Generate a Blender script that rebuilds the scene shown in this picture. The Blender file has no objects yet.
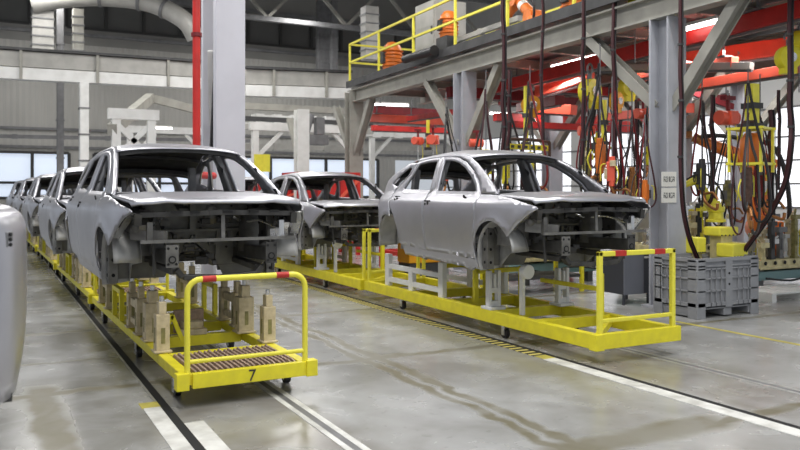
import bpy, bmesh, math, random
import numpy as np
from mathutils import Vector, Matrix
from mathutils.geometry import delaunay_2d_cdt
random.seed(7)
C = bpy.context.scene.collection
PI = math.pi
# ---------------------------------------------------------------- survey of the hall
YAW = math.radians(27.6); FOC = 784.0; HCAM = 1.72; HOR = 192.0
FX, FY = math.sin(YAW), math.cos(YAW)
RX, RY = FY, -FX
def _d(x):
    u = (x - 400) / FOC
    return FX + u * RX, FY + u * RY
def atY(x, y, Y):
    dx, dy = _d(x); t = Y / dy
    return Vector((t * dx, Y, HCAM + t * (HOR - y) / FOC))
def atX(x, y, X):
    dx, dy = _d(x); t = X / dx
    return Vector((X, t * dy, HCAM + t * (HOR - y) / FOC))
def atT(x, y, t):
    dx, dy = _d(x)
    return Vector((t * dx, t * dy, HCAM + t * (HOR - y) / FOC))
def atZ(x, y, z=0.0):
    t = (HCAM - z) * FOC / (y - HOR)
    return atT(x, y, t)
# ---------------------------------------------------------------- materials
MATS = {}
def mat(name, col, rough=.5, metal=0., noise=.0, scale=6., bump=0., emit=None, es=0., dirt=None, dirt_amt=0., spec=.5, coat=0.):
    if name in MATS: return MATS[name]
    m = bpy.data.materials.new(name); m.use_nodes = True
    nt = m.node_tree; b = nt.nodes['Principled BSDF']
    b.inputs['Base Color'].default_value = (*col, 1)
    b.inputs['Roughness'].default_value = rough
    b.inputs['Metallic'].default_value = metal
    b.inputs['Specular IOR Level'].default_value = spec
    b.inputs['Coat Weight'].default_value = coat
    if emit:
        b.inputs['Emission Color'].default_value = (*emit, 1); b.inputs['Emission Strength'].default_value = es
    tc = nt.nodes.new('ShaderNodeTexCoord')
    if noise or dirt:
        n = nt.nodes.new('ShaderNodeTexNoise'); n.inputs['Scale'].default_value = scale
        n.inputs['Detail'].default_value = 6
        nt.links.new(tc.outputs['Object'], n.inputs['Vector'])
        cr = nt.nodes.new('ShaderNodeValToRGB')
        d = dirt or tuple(c * (1 - noise) for c in col)
        lo = tuple(c + (q - c) * (dirt_amt if dirt else 1) for c, q in zip(col, d))
        cr.color_ramp.elements[0].position = .33; cr.color_ramp.elements[0].color = (*lo, 1)
        cr.color_ramp.elements[1].position = .62; cr.color_ramp.elements[1].color = (*col, 1)
        nt.links.new(n.outputs['Fac'], cr.inputs['Fac'])
        nt.links.new(cr.outputs['Color'], b.inputs['Base Color'])
        mr = nt.nodes.new('ShaderNodeMapRange')
        mr.inputs['To Min'].default_value = min(1, rough + .12); mr.inputs['To Max'].default_value = max(.05, rough - .06)
        nt.links.new(n.outputs['Fac'], mr.inputs['Value']); nt.links.new(mr.outputs['Result'], b.inputs['Roughness'])
        if bump:
            bp = nt.nodes.new('ShaderNodeBump'); bp.inputs['Strength'].default_value = bump; bp.inputs['Distance'].default_value = .01
            nt.links.new(n.outputs['Fac'], bp.inputs['Height']); nt.links.new(bp.outputs['Normal'], b.inputs['Normal'])
    MATS[name] = m
    return m
SILVER = mat('bare_silver_sheet', (.53, .53, .57), .33, .82, noise=.10, scale=2.2)
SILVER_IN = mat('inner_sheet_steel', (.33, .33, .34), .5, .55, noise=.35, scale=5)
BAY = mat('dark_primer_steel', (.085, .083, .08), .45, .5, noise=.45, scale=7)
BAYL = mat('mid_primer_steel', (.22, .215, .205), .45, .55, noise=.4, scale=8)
HOLE = mat('dark_hole', (.006, .006, .007), .8)
CHROME = mat('bright_steel', (.72, .72, .72), .25, .9, noise=.25, scale=9)
YEL = mat('yellow_paint', (.86, .76, .025), .42, 0, dirt=(.45, .36, .05), dirt_amt=.25, scale=9)
YELR = mat('railing_yellow_paint', (.88, .80, .07), .4, 0, noise=.08, scale=10)
RED = mat('red_paint', (.62, .025, .02), .42, 0, noise=.25, scale=3)
REDBAND = mat('red_band_paint', (.55, .03, .02), .5, 0, noise=.2, scale=20)
REDL = mat('salmon_red_paint', (.86, .13, .075), .35, 0, noise=.15, scale=3)
REDD = mat('maroon_paint', (.22, .012, .018), .5, 0, noise=.3, scale=4)
CREAM = mat('cream_paint', (.66, .56, .36), .5, 0, dirt=(.3, .23, .12), dirt_amt=.5, scale=14)
WHITEP = mat('white_paint', (.80, .80, .78), .45, 0, dirt=(.5, .49, .46), dirt_amt=.35, scale=3)
COLW = mat('lavender_white_paint', (.60, .60, .66), .5, 0, noise=.06, scale=2)
COLG = mat('grey_column_paint', (.42, .43, .47), .45, 0, noise=.12, scale=3)
BEAMG = mat('beige_grey_beam_paint', (.36, .35, .31), .5, 0, noise=.2, scale=3)
DKGREY = mat('dark_grey_steel', (.07, .07, .072), .55, .2, noise=.3, scale=4)
MIDGREY = mat('mid_grey_steel', (.2, .2, .205), .5, .2, noise=.25, scale=4)
DUCT = mat('galvanised_duct', (.44, .43, .40), .5, .1, noise=.18, scale=2.5)
BLACK = mat('black_rubber', (.014, .013, .014), .5)
HOSE = mat('maroon_hose', (.06, .012, .016), .45, 0, noise=.3, scale=12)
ORANGE = mat('orange_robot_paint', (.80, .20, .025), .4, 0, noise=.18, scale=6)
AMBER = mat('amber_plastic', (.85, .38, .01), .45, 0, noise=.1, scale=5)
BROWN = mat('rusty_brown_grating', (.10, .055, .04), .6, .2, noise=.4, scale=18)
TAN = mat('worn_tan_tooth', (.42, .30, .22), .5, .2, noise=.3, scale=25)
CRATE = mat('grey_crate_plastic', (.27, .275, .29), .5, 0, noise=.12, scale=6)
CAB = mat('slate_grey_cabinet_paint', (.16, .17, .20), .4, 0, noise=.08, scale=3)
CABD = mat('dark_slate_cabinet_paint', (.035, .038, .05), .4, 0)
COPPER = mat('copper_gun', (.45, .20, .07), .4, .6, noise=.3, scale=20)
OLIVE = mat('olive_jig_paint', (.30, .27, .10), .5, 0, noise=.4, scale=16)
YCREAM = mat('pale_yellow_jig_paint', (.70, .62, .34), .5, 0, dirt=(.3, .25, .12), dirt_amt=.5, scale=11)
PAPER = mat('paper', (.78, .77, .72), .7)
INK = mat('dark_ink', (.03, .03, .03), .6)
TUBE = mat('lit_tube', (1, 1, 1), .4, emit=(1, .98, .95), es=9)
SKYPANE = mat('daylit_pane', (.6, .68, .8), .2, emit=(.72, .80, .94), es=.72, noise=.2, scale=.8)
MILK = mat('milky_daylit_pane', (.8, .82, .85), .3, emit=(.93, .95, 1), es=1.0, noise=.1, scale=.6)
DIMPANE = mat('dim_grey_pane', (.13, .13, .125), .15, 0, noise=.2, scale=.5, spec=.6)
TEAL = mat('teal_grey_paint', (.18, .30, .30), .5)
# ---------------------------------------------------------------- mesh builder
def frame_of(p0, p1, up=Vector((0, 0, 1))):
    d = (Vector(p1) - Vector(p0)); L = d.length; z = d.normalized()
    if abs(z.dot(up)) > .98: up = Vector((0, 1, 0))
    x = up.cross(z).normalized(); y = z.cross(x)
    return Matrix(((x.x, y.x, z.x), (x.y, y.y, z.y), (x.z, y.z, z.z))), L
class MB:
    def __init__(s): s.v = []; s.f = []; s.m = []; s.cur = 0; s.marks = []
    def add(s, vs, fs):
        o = len(s.v); s.v += [tuple(v) for v in vs]
        for f in fs: s.f.append([i + o for i in f]); s.m.append(s.cur)
        return s
    def mi(s, k): s.cur = k; return s
    def mark(s): s.marks.append((len(s.v), len(s.f))); return s
    def each(s, name, mats, parent=None, **k):
        # one object per marked piece, else one per connected piece
        groups = []
        if s.marks:
            mk = s.marks + [(len(s.v), len(s.f))]
            for (v0, f0), (v1, f1) in zip(mk, mk[1:]): groups.append(list(range(f0, f1)))
        else:
            par = list(range(len(s.v)))
            def find(i):
                while par[i] != i: par[i] = par[par[i]]; i = par[i]
                return i
            for f in s.f:
                for q in f[1:]: par[find(q)] = find(f[0])
            d = {}
            for i, f in enumerate(s.f): d.setdefault(find(f[0]), []).append(i)
            groups = list(d.values())
        out = []
        for g in groups:
            if not g: continue
            q = MB(); ix = {}
            for i in g:
                for vi in s.f[i]:
                    if vi not in ix: ix[vi] = len(q.v); q.v.append(s.v[vi])
                q.f.append([ix[vi] for vi in s.f[i]]); q.m.append(s.m[i])
            out.append(q.build(name, mats, parent, **k))
        return out
    def box(s, c, d, rot=None):
        x, y, z = d[0] / 2, d[1] / 2, d[2] / 2
        vs = [Vector((sx * x, sy * y, sz * z)) for sz in (-1, 1) for sy in (-1, 1) for sx in (-1, 1)]
        if rot is not None: vs = [rot @ v for v in vs]
        c = Vector(c)
        return s.add([v + c for v in vs], [(0, 2, 3, 1), (4, 5, 7, 6), (0, 1, 5, 4), (2, 6, 7, 3), (0, 4, 6, 2), (1, 3, 7, 5)])
    def bx(s, x0, x1, y0, y1, z0, z1):
        return s.box(((x0 + x1) / 2, (y0 + y1) / 2, (z0 + z1) / 2), (x1 - x0, y1 - y0, z1 - z0))
    def sweep(s, prof, p0, p1, up=Vector((0, 0, 1))):
        M, L = frame_of(p0, p1, up); n = len(prof); p0 = Vector(p0)
        vs = [p0 + M @ Vector((a, b, 0)) for a, b in prof] + [p0 + M @ Vector((a, b, L)) for a, b in prof]
        fs = [(i, (i + 1) % n, n + (i + 1) % n, n + i) for i in range(n)]
        return s.add(vs, fs + [tuple(range(n))[::-1], tuple(range(n, 2 * n))])
    def bar(s, p0, p1, w, h=None, up=Vector((0, 0, 1))):
        h = h or w
        return s.sweep([(-w / 2, -h / 2), (w / 2, -h / 2), (w / 2, h / 2), (-w / 2, h / 2)], p0, p1, up)
    def ibeam(s, p0, p1, w, h, tf=.02, tw=.014, up=Vector((0, 0, 1))):
        a, b = w / 2, h / 2; t = tw / 2
        return s.sweep([(-a, -b), (a, -b), (a, -b + tf), (t, -b + tf), (t, b - tf), (a, b - tf), (a, b), (-a, b), (-a, b - tf), (-t, b - tf), (-t, -b + tf), (-a, -b + tf)], p0, p1, up)
    def cyl(s, p0, p1, r, n=16, r1=None):
        r1 = r if r1 is None else r1
        M, L = frame_of(p0, p1); p0 = Vector(p0)
        A = [(math.cos(2 * PI * i / n), math.sin(2 * PI * i / n)) for i in range(n)]
        vs = [p0 + M @ Vector((r * a, r * b, 0)) for a, b in A] + [p0 + M @ Vector((r1 * a, r1 * b, L)) for a, b in A]
        fs = [(i, (i + 1) % n, n + (i + 1) % n, n + i) for i in range(n)]
        return s.add(vs, fs + [tuple(range(n))[::-1], tuple(range(n, 2 * n))])
    def lathe(s, c, prof, n=20, axis=Vector((0, 0, 1))):
        M, _ = frame_of((0, 0, 0), axis); c = Vector(c); vs = []; fs = []
        for r, z in prof:
            for i in range(n):
                a = 2 * PI * i / n; vs.append(c + M @ Vector((r * math.cos(a), r * math.sin(a), z)))
        for j in range(len(prof) - 1):
            for i in range(n):
                k = (i + 1) % n; fs.append((j * n + i, j * n + k, (j + 1) * n + k, (j + 1) * n + i))
        fs.append(tuple(range(n))[::-1]); fs.append(tuple(range((len(prof) - 1) * n, len(prof) * n)))
        return s.add(vs, fs)
    def tube(s, pts, r, n=8, smooth=0):
        pts = [Vector(p) for p in pts]
        if smooth: pts = catmull(pts, smooth)
        vs = []; fs = []; prev = None
        for i, p in enumerate(pts):
            t = (pts[min(i + 1, len(pts) - 1)] - pts[max(i - 1, 0)]).normalized()
            if prev is None:
                up = Vector((0, 0, 1)) if abs(t.z) < .9 else Vector((1, 0, 0))
                x = up.cross(t).normalized()
            else:
                x = (prev - t * prev.dot(t)).normalized()
            prev = x; y = t.cross(x)
            for k in range(n):
                a = 2 * PI * k / n; vs.append(p + (x * math.cos(a) + y * math.sin(a)) * r)
        for j in range(len(pts) - 1):
            for i in range(n):
                k = (i + 1) % n; fs.append((j * n + i, j * n + k, (j + 1) * n + k, (j + 1) * n + i))
        fs.append(tuple(range(n))[::-1]); fs.append(tuple(range((len(pts) - 1) * n, len(pts) * n)))
        return s.add(vs, fs)
    def sphere(s, c, r, n=14, sc=(1, 1, 1)):
        prof = [(max(1e-4, math.sin(PI * i / 8)), -math.cos(PI * i / 8)) for i in range(9)]
        c = Vector(c); vs = []; fs = []
        for a, z in prof:
            for i in range(n):
                q = 2 * PI * i / n; vs.append(c + Vector((a * math.cos(q) * r * sc[0], a * math.sin(q) * r * sc[1], z * r * sc[2])))
        for j in range(8):
            for i in range(n):
                k = (i + 1) % n; fs.append((j * n + i, j * n + k, (j + 1) * n + k, (j + 1) * n + i))
        return s.add(vs, fs)
    def prism(s, poly, f0, f1):
        n = len(poly); vs = [f0(*p) for p in poly] + [f1(*p) for p in poly]
        return s.add(vs, [(i, (i + 1) % n, n + (i + 1) % n, n + i) for i in range(n)] + [tuple(range(n))[::-1], tuple(range(n, 2 * n))])
    def disc(s, c, nrm, r, t=.004, n=12):
        c = Vector(c); nrm = Vector(nrm).normalized()
        return s.cyl(c - nrm * t, c + nrm * t, r, n)
    def grid(s, fn, nu, nv):
        vs = [fn(i / nu, j / nv) for j in range(nv + 1) for i in range(nu + 1)]
        fs = [(j * (nu + 1) + i, j * (nu + 1) + i + 1, (j + 1) * (nu + 1) + i + 1, (j + 1) * (nu + 1) + i) for j in range(nv) for i in range(nu)]
        return s.add(vs, fs)
    def build(s, name, mats, parent=None, smooth=None, bevel=0, solid=0, loc=None, label=None, fixn=True):
        me = bpy.data.meshes.new(name)
        me.from_pydata(s.v, [], s.f)
        if not isinstance(mats, (list, tuple)): mats = [mats]
        for m in mats: me.materials.append(m)
        me.polygons.foreach_set('material_index', s.m)
        if fixn:
            bm = bmesh.new(); bm.from_mesh(me); bmesh.ops.recalc_face_normals(bm, faces=bm.faces); bm.to_mesh(me); bm.free()
        if smooth is not None:
            me.polygons.foreach_set('use_smooth', [True] * len(me.polygons))
            if smooth < 179: me.set_sharp_from_angle(angle=math.radians(smooth))
        me.update()
        o = bpy.data.objects.new(name, me); C.objects.link(o)
        if parent is not None: o.parent = parent
        if loc is not None: o.location = loc
        if bevel:
            b = o.modifiers.new('bevel', 'BEVEL'); b.width = bevel; b.segments = 2; b.limit_method = 'ANGLE'; b.angle_limit = .6
        if solid:
            q = o.modifiers.new('solid', 'SOLIDIFY'); q.thickness = solid; q.offset = -1
        if label: o['label'] = label
        return o
def catmull(P, n):
    out = []
    for i in range(len(P) - 1):
        a, b, c, d = P[max(i - 1, 0)], P[i], P[i + 1], P[min(i + 2, len(P) - 1)]
        for k in range(n):
            t = k / n
            out.append(.5 * ((2 * b) + (c - a) * t + (2 * a - 5 * b + 4 * c - d) * t * t + (3 * b - a - 3 * c + d) * t ** 3))
    out.append(P[-1]); return out
def thing(name, label, cat, loc=(0, 0, 0), rz=0, group=None):
    o = bpy.data.objects.new(name, None); C.objects.link(o); o.empty_display_size = .1
    o.location = loc; o.rotation_euler = (0, 0, rz)
    return tag(o, label, cat, group)
def tag(o, label, cat, group=None):
    o['label'] = label; o['category'] = cat; o['kind'] = 'thing'
    if group: o['group'] = group
    return o
def struct(o): o['kind'] = 'structure'; return o
def copy_tree(o, parent=None):
    c = o.copy(); C.objects.link(c)
    if parent is not None: c.parent = parent
    for ch in list(o.children): copy_tree(ch, c)
    return c
def dup(o, label, loc, rz=0, group=None):
    c = copy_tree(o); c.location = loc; c.rotation_euler = (0, 0, rz); c['label'] = label
    if group: c['group'] = group
    return c
# ---------------------------------------------------------------- car body in white (local: y=0 at the nose, z=0 at road level of the car)
def pchip(xs, ys):
    xs = np.array(xs, float); ys = np.array(ys, float); h = np.diff(xs); dl = np.diff(ys) / h
    m = np.zeros(len(xs)); m[0] = dl[0]; m[-1] = dl[-1]
    for i in range(1, len(xs) - 1):
        if dl[i - 1] * dl[i] > 0:
            w1 = 2 * h[i] + h[i - 1]; w2 = h[i] + 2 * h[i - 1]
            m[i] = (w1 + w2) / (w1 / dl[i - 1] + w2 / dl[i])
    def f(x):
        x = min(max(x, xs[0]), xs[-1]); i = int(min(max(np.searchsorted(xs, x) - 1, 0), len(xs) - 2))
        t = (x - xs[i]) / h[i]
        return float((2 * t**3 - 3 * t**2 + 1) * ys[i] + (t**3 - 2 * t**2 + t) * h[i] * m[i] + (-2 * t**3 + 3 * t**2) * ys[i + 1] + (t**3 - t**2) * h[i] * m[i + 1])
    return f
Wp = pchip([0, .1, .25, .5, .8, 1.2, 2.2, 3.2, 3.7, 4.0, 4.13, 4.24, 4.31], [.68, .765, .83, .88, .903, .905, .912, .905, .885, .84, .79, .72, .62])
Sec = pchip([.22, .35, .5, .7, .85, .95, .985, 1.03, 1.07, 1.1, 1.2, 1.35, 1.5, 1.57, 1.63], [-.085, -.05, -.022, -.004, 0, -.005, -.02, -.052, -.085, -.105, -.14, -.195, -.255, -.305, -.39])
AX = (.80, 3.62); AZ = .405; AR = .375
def wid(y, z, inset=0):
    w = 1.05 * Wp(y) + Sec(z)
    for a in AX:
        d = math.hypot(y - a, z - AZ)
        if d < AR + .2: w += .018 * math.exp(-((d - AR) / .055) ** 2)
    return w - inset
Ez = pchip([.80, 1.0, 1.3, 1.65, 2.0, 2.4, 2.9, 3.3, 3.7, 4.0, 4.17], [1.085, 1.215, 1.375, 1.53, 1.592, 1.612, 1.582, 1.508, 1.385, 1.275, 1.165])
def roundpoly(P, r, n=4):
    out = []; N = len(P)
    for i in range(N):
        a, b, c = Vector(P[i - 1]), Vector(P[i]), Vector(P[(i + 1) % N])
        la, lc = (a - b).length, (c - b).length
        ra, rc = min(r, la * .45), min(r, lc * .45)
        p, q = b + (a - b) * (ra / la), b + (c - b) * (rc / lc)
        for k in range(n + 1):
            t = k / n; out.append(tuple(p * (1 - t) ** 2 + b * 2 * t * (1 - t) + q * t * t))
    return out
def resample(P, step):
    out = []
    for i in range(len(P)):
        a, b = Vector(P[i]), Vector(P[(i + 1) % len(P)])
        n = max(1, int((b - a).length / step + .5))
        if (b - a).length < 1e-5: continue
        for k in range(n): out.append(tuple(a + (b - a) * (k / n)))
    return out
def inside(p, P):
    x, y = p; r = False; j = len(P) - 1
    for i in range(len(P)):
        xi, yi = P[i]; xj, yj = P[j]
        if (yi > y) != (yj > y) and x < (xj - xi) * (y - yi) / (yj - yi) + xi: r = not r
        j = i
    return r
def sheet(outline, holes=(), step=.05, r=.02, hr=.03):
    loops = [resample(roundpoly(outline, r), step)] + [resample(roundpoly(h, hr), step) for h in holes]
    vs = []; es = []
    for L in loops:
        o = len(vs); n = len(L); vs += [Vector(p) for p in L]; es += [(o + i, o + (i + 1) % n) for i in range(n)]
    bpts = np.array([tuple(v) for v in vs])
    xs = [p[0] for p in loops[0]]; ys = [p[1] for p in loops[0]]
    y = min(ys) + step / 2
    while y < max(ys):
        x = min(xs) + step / 2
        while x < max(xs):
            if inside((x, y), loops[0]) and not any(inside((x, y), h) for h in loops[1:]):
                if np.min(np.hypot(bpts[:, 0] - x, bpts[:, 1] - y)) > step * .5: vs.append(Vector((x, y)))
            x += step
        y += step
    ov, oe, of, *_ = delaunay_2d_cdt(vs, es, [], 0, 1e-6)
    tris = []
    for f in of:
        c = sum((ov[i] for i in f), Vector((0, 0))) / len(f)
        if inside(c, loops[0]) and not any(inside(c, h) for h in loops[1:]):
            a, b, c2 = [ov[i] for i in f[:3]]
            if (b - a).cross(c2 - a) < 0: f = f[::-1]
            tris.append(tuple(f))
    return [tuple(v) for v in ov], tris
def side_panel(mb, sd, outline, holes=(), inset=0, step=.05, r=.02, hr=.03):
    vs, fs = sheet(outline, holes, step, r, hr)
    if sd > 0: pass
    else: fs = [f[::-1] for f in fs]
    mb.add([(sd * wid(y, z, inset), y, z) for y, z in vs], fs)
def arc(cy, cz, r, a0, a1, n=14):
    return [(cy + r * math.cos(math.radians(a0 + (a1 - a0) * i / n)), cz + r * math.sin(math.radians(a0 + (a1 - a0) * i / n))) for i in range(n + 1)]
FENDER = [(1.135, 1.075), (.82, 1.068), (.45, 1.025), (.13, .955), (.09, .925)] + [(.2, .86), (.32, .77), (.425, .68)] + arc(.80, AZ, AR, 146, -22, 16) + [(1.175, .21), (1.19, .24), (1.14, .70)]
FDOOR = [(1.195, .325), (2.425, .345), (2.44, 1.06), (2.335, 1.125), (2.385, 1.56), (2.2, 1.558), (1.95, 1.535), (1.72, 1.475), (1.48, 1.36), (1.285, 1.235), (1.15, 1.085), (1.145, .7)]
FWIN = [(1.27, 1.105), (2.235, 1.115), (2.29, 1.515), (2.1, 1.51), (1.9, 1.475), (1.68, 1.395), (1.5, 1.30), (1.33, 1.185)]
RDOOR = [(2.437, .345), (3.19, .375), (3.25, .62), (3.36, .78), (3.50, .88), (3.545, .97), (3.52, 1.12), (3.15, 1.35), (3.07, 1.512), (2.8, 1.548), (2.397, 1.56), (2.347, 1.13), (2.452, 1.06)]
RWIN = [(2.435, 1.125), (3.26, 1.14), (3.08, 1.36), (3.0, 1.485), (2.75, 1.512), (2.475, 1.515)]
QUART = [(3.085, 1.512), (3.16, 1.37), (3.535, 1.125), (3.56, .965), (3.51, .868)] + arc(3.62, AZ, AR, 113, -5, 16) + [(4.04, .36), (4.18, .45), (4.26, .6), (4.28, .85), (4.26, 1.0), (4.19, 1.12), (4.0, 1.27), (3.7, 1.385), (3.3, 1.503)]
QWIN = [(3.17, 1.43), (3.22, 1.345), (3.47, 1.175), (3.72, 1.215), (3.52, 1.345), (3.26, 1.45)]
def cantrail():
    ys = [.80, .9, 1.0, 1.15, 1.3, 1.45, 1.65, 1.85, 2.1, 2.4, 2.7, 2.9, 3.08]
    top = [(y, Ez(y)) for y in ys]
    low = [(3.078, 1.522), (2.8, 1.556), (2.4, 1.572), (2.2, 1.572), (1.94, 1.55), (1.71, 1.49), (1.47, 1.373), (1.275, 1.243), (1.142, 1.09)]
    return top + low
def holes_on(mb, pts, nrm, r, rnd=0):
    for p in pts: mb.disc(p, nrm, r * (1 + rnd * random.uniform(-.4, .6)))
WHL = mat('pale_wheelhouse_steel', (.46, .455, .44), .5, .3, noise=.3, scale=6)
FWM = mat('firewall_primer_steel', (.17, .168, .158), .5, .3, noise=.35, scale=7)
def make_car():
    R_ = random.Random(3)
    root = thing('car_body', 'x', 'car body')
    for sd in (-1, 1):
        m = MB(); side_panel(m, sd, FENDER, step=.045, r=.008)
        m.build('front_fender', SILVER, root, smooth=60, solid=.012, fixn=False)
        m = MB(); side_panel(m, sd, FDOOR, [FWIN]); d = m.build('front_door', SILVER, root, smooth=60, solid=.03, fixn=False)
        q = MB(); q.mi(0)
        for y, z, rr in ((2.30, .955, .022), (2.37, .945, .017)): q.disc((sd * (wid(y, z) + .001), y, z), (1, 0, 0), rr)
        q.box((sd * (wid(2.33, .985) + .001), 2.33, .985), (.006, .16, .02))
        q.build('handle_opening', HOLE, d)
        q = MB(); q.disc((sd * (wid(1.42, 1.03) + .001), 1.42, 1.02), (1, 0, .2), .028); q.disc((sd * (wid(1.45, 1.03) + .001), 1.45, 1.045), (1, 0, .2), .022)
        q.build('mirror_mount_hole', HOLE, d)
        m = MB(); side_panel(m, sd, RDOOR, [RWIN]); d = m.build('rear_door', SILVER, root, smooth=60, solid=.03, fixn=False)
        q = MB()
        for y, z, rr in ((3.29, 1.005, .022), (3.36, .995, .017)): q.disc((sd * (wid(y, z) + .001), y, z), (1, 0, 0), rr)
        q.box((sd * (wid(3.32, 1.035) + .001), 3.32, 1.035), (.006, .16, .02))
        q.build('handle_opening', HOLE, d)
        m = MB(); side_panel(m, sd, QUART, [QWIN], r=.012); m.build('rear_quarter_panel', SILVER, root, smooth=60, solid=.015, fixn=False)
        m = MB(); side_panel(m, sd, cantrail(), step=.05, r=.004)
        m.build('roof_pillar_rail', SILVER, root, smooth=60, solid=.045, fixn=False)
        # rocker under the doors, pillar between them and front hinge pillar, set in from the skin
        m = MB(); side_panel(m, sd, [(1.2, .195), (3.19, .23), (3.22, .40), (1.2, .37)], inset=.04, r=.01)
        m.build('rocker_sill', SILVER, root, smooth=60, solid=.05, fixn=False)
        m = MB(); side_panel(m, sd, [(2.26, .4), (2.62, .4), (2.50, 1.1), (2.46, 1.56), (2.32, 1.56), (2.28, 1.1)], inset=.055, r=.02)
        m.build('centre_pillar', SILVER_IN, root, smooth=60, solid=.05, fixn=False)
        m = MB(); m.bx(sd * .80 - .045, sd * .80 + .045, 1.01, 1.13, .21, 1.04)
        m.mi(1)
        for z in (.29, .44, .62, .80): m.disc((sd * .80, 1.008, z), (0, 1, 0), .018); m.disc((sd * .847, 1.07, z), (1, 0, 0), .018)
        m.build('hinge_pillar', [BAYL, HOLE], root, bevel=.012)
        # wheelhouses
        for k, (ay, nm) in enumerate(((AX[0], 'front_wheelhouse'), (AX[1], 'rear_wheelhouse'))):
            m = MB()
            rr = .39 if k else .365
            a0, a1 = (-15, 195) if k else (-35, 172)
            xi, xo = (.60, .88) if k else (.64, .89)
            def fn(u, v):
                a = math.radians(a0 + (a1 - a0) * u); q = 1 - .12 * (1 - v) ** 2
                return (sd * (xi + (xo - xi) * v), ay + rr * q * math.cos(a), AZ + rr * q * math.sin(a))
            m.grid(fn, 20, 6)
            def fn2(u, v):
                a = math.radians(a0 + (a1 - a0) * u)
                return (sd * (xi + .03 * (1 - v)), ay + .88 * rr * v * math.cos(a), AZ + .88 * rr * v * math.sin(a))
            m.grid(fn2, 20, 4)
            m.build(nm, WHL, root, smooth=50, solid=.006)
        # strut tower + apron + upper rail toward the lamp
        m = MB()
        m.lathe((sd * .60, .80, .50), [(.21, 0), (.20, .25), (.17, .40), (.10, .43), (.095, .41)], 18)
        m.build('strut_tower', BAYL, root, smooth=40)
        m = MB(); m.mi(0)
        m.prism([(.16, .80), (1.05, .98), (1.05, 1.045), (.5, 1.0), (.14, .9)], lambda y, z: Vector((sd * .70, y, z)), lambda y, z: Vector((sd * .76, y, z)))
        m.prism([(.40, .62), (1.05, .45), (1.05, .98), (.40, .86)], lambda y, z: Vector((sd * .535, y, z)), lambda y, z: Vector((sd * .55, y, z)))
        m.mi(1)
        for y, z in ((.5, .70), (.62, .66), (.6, .8), (.92, .75)): m.disc((sd * .553, y, z), (1, 0, 0), .02); m.disc((sd * .532, y, z), (1, 0, 0), .02)
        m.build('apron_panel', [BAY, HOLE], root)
        # lamp bucket flange (the notched bright flange inside the fender lamp cut)
        m = MB()
        pts = [Vector((sd * (wid(y, z) - .02), y + .01, z - .01)) for y, z in ((.13, .92), (.22, .85), (.33, .77), (.44, .69))]
        for i in range(3):
            a, b = pts[i], pts[i + 1]; off = Vector((-sd * .07, .05, 0))
            m.add([a, b, b + off, a + off], [(0, 1, 2, 3)])
        m.build('lamp_flange', CHROME, root, solid=.004)
        m = MB()
        m.box((sd * .66, .30, .82), (.10, .16, .05), Matrix.Rotation(.5, 3, 'X')); m.box((sd * .62, .22, .74), (.05, .05, .18)); m.sphere((sd * .70, .36, .78), .06)
        m.bar((sd * .5, .12, .70), (sd * .74, .40, .72), .05, .10)
        m.build('lamp_bracket', CHROME if sd > 0 else BAYL, root, smooth=50)
        # longitudinal with crash plate
        m = MB(); m.mi(0); m.bar((sd * .46, .06, .52), (sd * .46, .95, .50), .10, .13); m.bar((sd * .46, .95, .50), (sd * .40, 1.5, .30), .10, .12)
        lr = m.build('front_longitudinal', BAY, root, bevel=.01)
        m = MB(); m.mi(0); m.box((sd * .46, .05, .53), (.11, .014, .20)); m.mi(1)
        for dx, dz in ((-.035, .07), (.035, .07), (-.035, -.07), (.035, -.07)): m.disc((sd * .46 + dx, .043, .53 + dz), (0, 1, 0), .012)
        m.disc((sd * .46, .043, .50), (0, 1, 0), .035); m.mi(0); m.disc((sd * .46, .040, .50), (0, 1, 0), .022)
        m.build('crash_plate', [BAYL if sd < 0 else BAY, HOLE], lr)
        # inner B side brace + seat belt tower
        m = MB(); m.bar((sd * .60, 3.45, .75), (sd * .56, 3.35, 1.42), .08, .10); m.build('rear_inner_pillar', SILVER_IN, root)
    # roof
    m = MB()
    NY = 26
    def fr(u, v):
        y = 1.64 + (3.97 - 1.64) * v; w = wid(y, Ez(y)) - .004; s = 2 * u - 1
        fr_ = max(0, 1 - v / .25); bk = max(0, (v - .8) / .2)
        yy = y - .10 * (1 - s * s) * fr_ + .04 * (1 - s * s) * bk
        return (s * w, yy, Ez(y) + .052 * (1 - abs(s) ** 2.6) - .006 * fr_ * (1 - s * s))
    m.grid(fr, 24, NY); m.build('roof_panel', SILVER, root, smooth=60, solid=.014, fixn=False)
    m = MB()
    def fr2(u, v):
        p = Vector(fr(.03 + .94 * u, .015 + .97 * v)); p.z -= .022; return p
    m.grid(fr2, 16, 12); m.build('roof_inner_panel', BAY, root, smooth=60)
    m = MB()
    for y, h in ((1.70, .05), (2.25, .03), (2.75, .03), (3.25, .03), (3.75, .05)):
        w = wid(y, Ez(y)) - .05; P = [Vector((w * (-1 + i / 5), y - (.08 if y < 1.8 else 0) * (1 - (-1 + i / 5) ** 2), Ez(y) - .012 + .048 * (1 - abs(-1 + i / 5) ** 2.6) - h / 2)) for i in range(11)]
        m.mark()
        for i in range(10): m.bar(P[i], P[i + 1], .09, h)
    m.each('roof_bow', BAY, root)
    # hood
    m = MB()
    def fh(u, v):
        s = 2 * u - 1; a = abs(s)
        hw = .82 + .03 * v - .03 * max(0, (.12 - v) / .12)
        y = (.03 + .12 * a ** 2.2) * (1 - v) + (.80 + .06 * a * a) * v
        z = 1.012 + .062 * v ** .85 - .04 * max(0, 1 - v / .10) ** 2 + .032 * (1 - a ** 2.2) * (.5 + .5 * v)
        z += .012 * math.exp(-((a - .62) / .09) ** 2) - .012 * max(0, (a - .93) / .07) ** 2 + .02 * (1 - v)
        return (s * hw, y, z)
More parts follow.
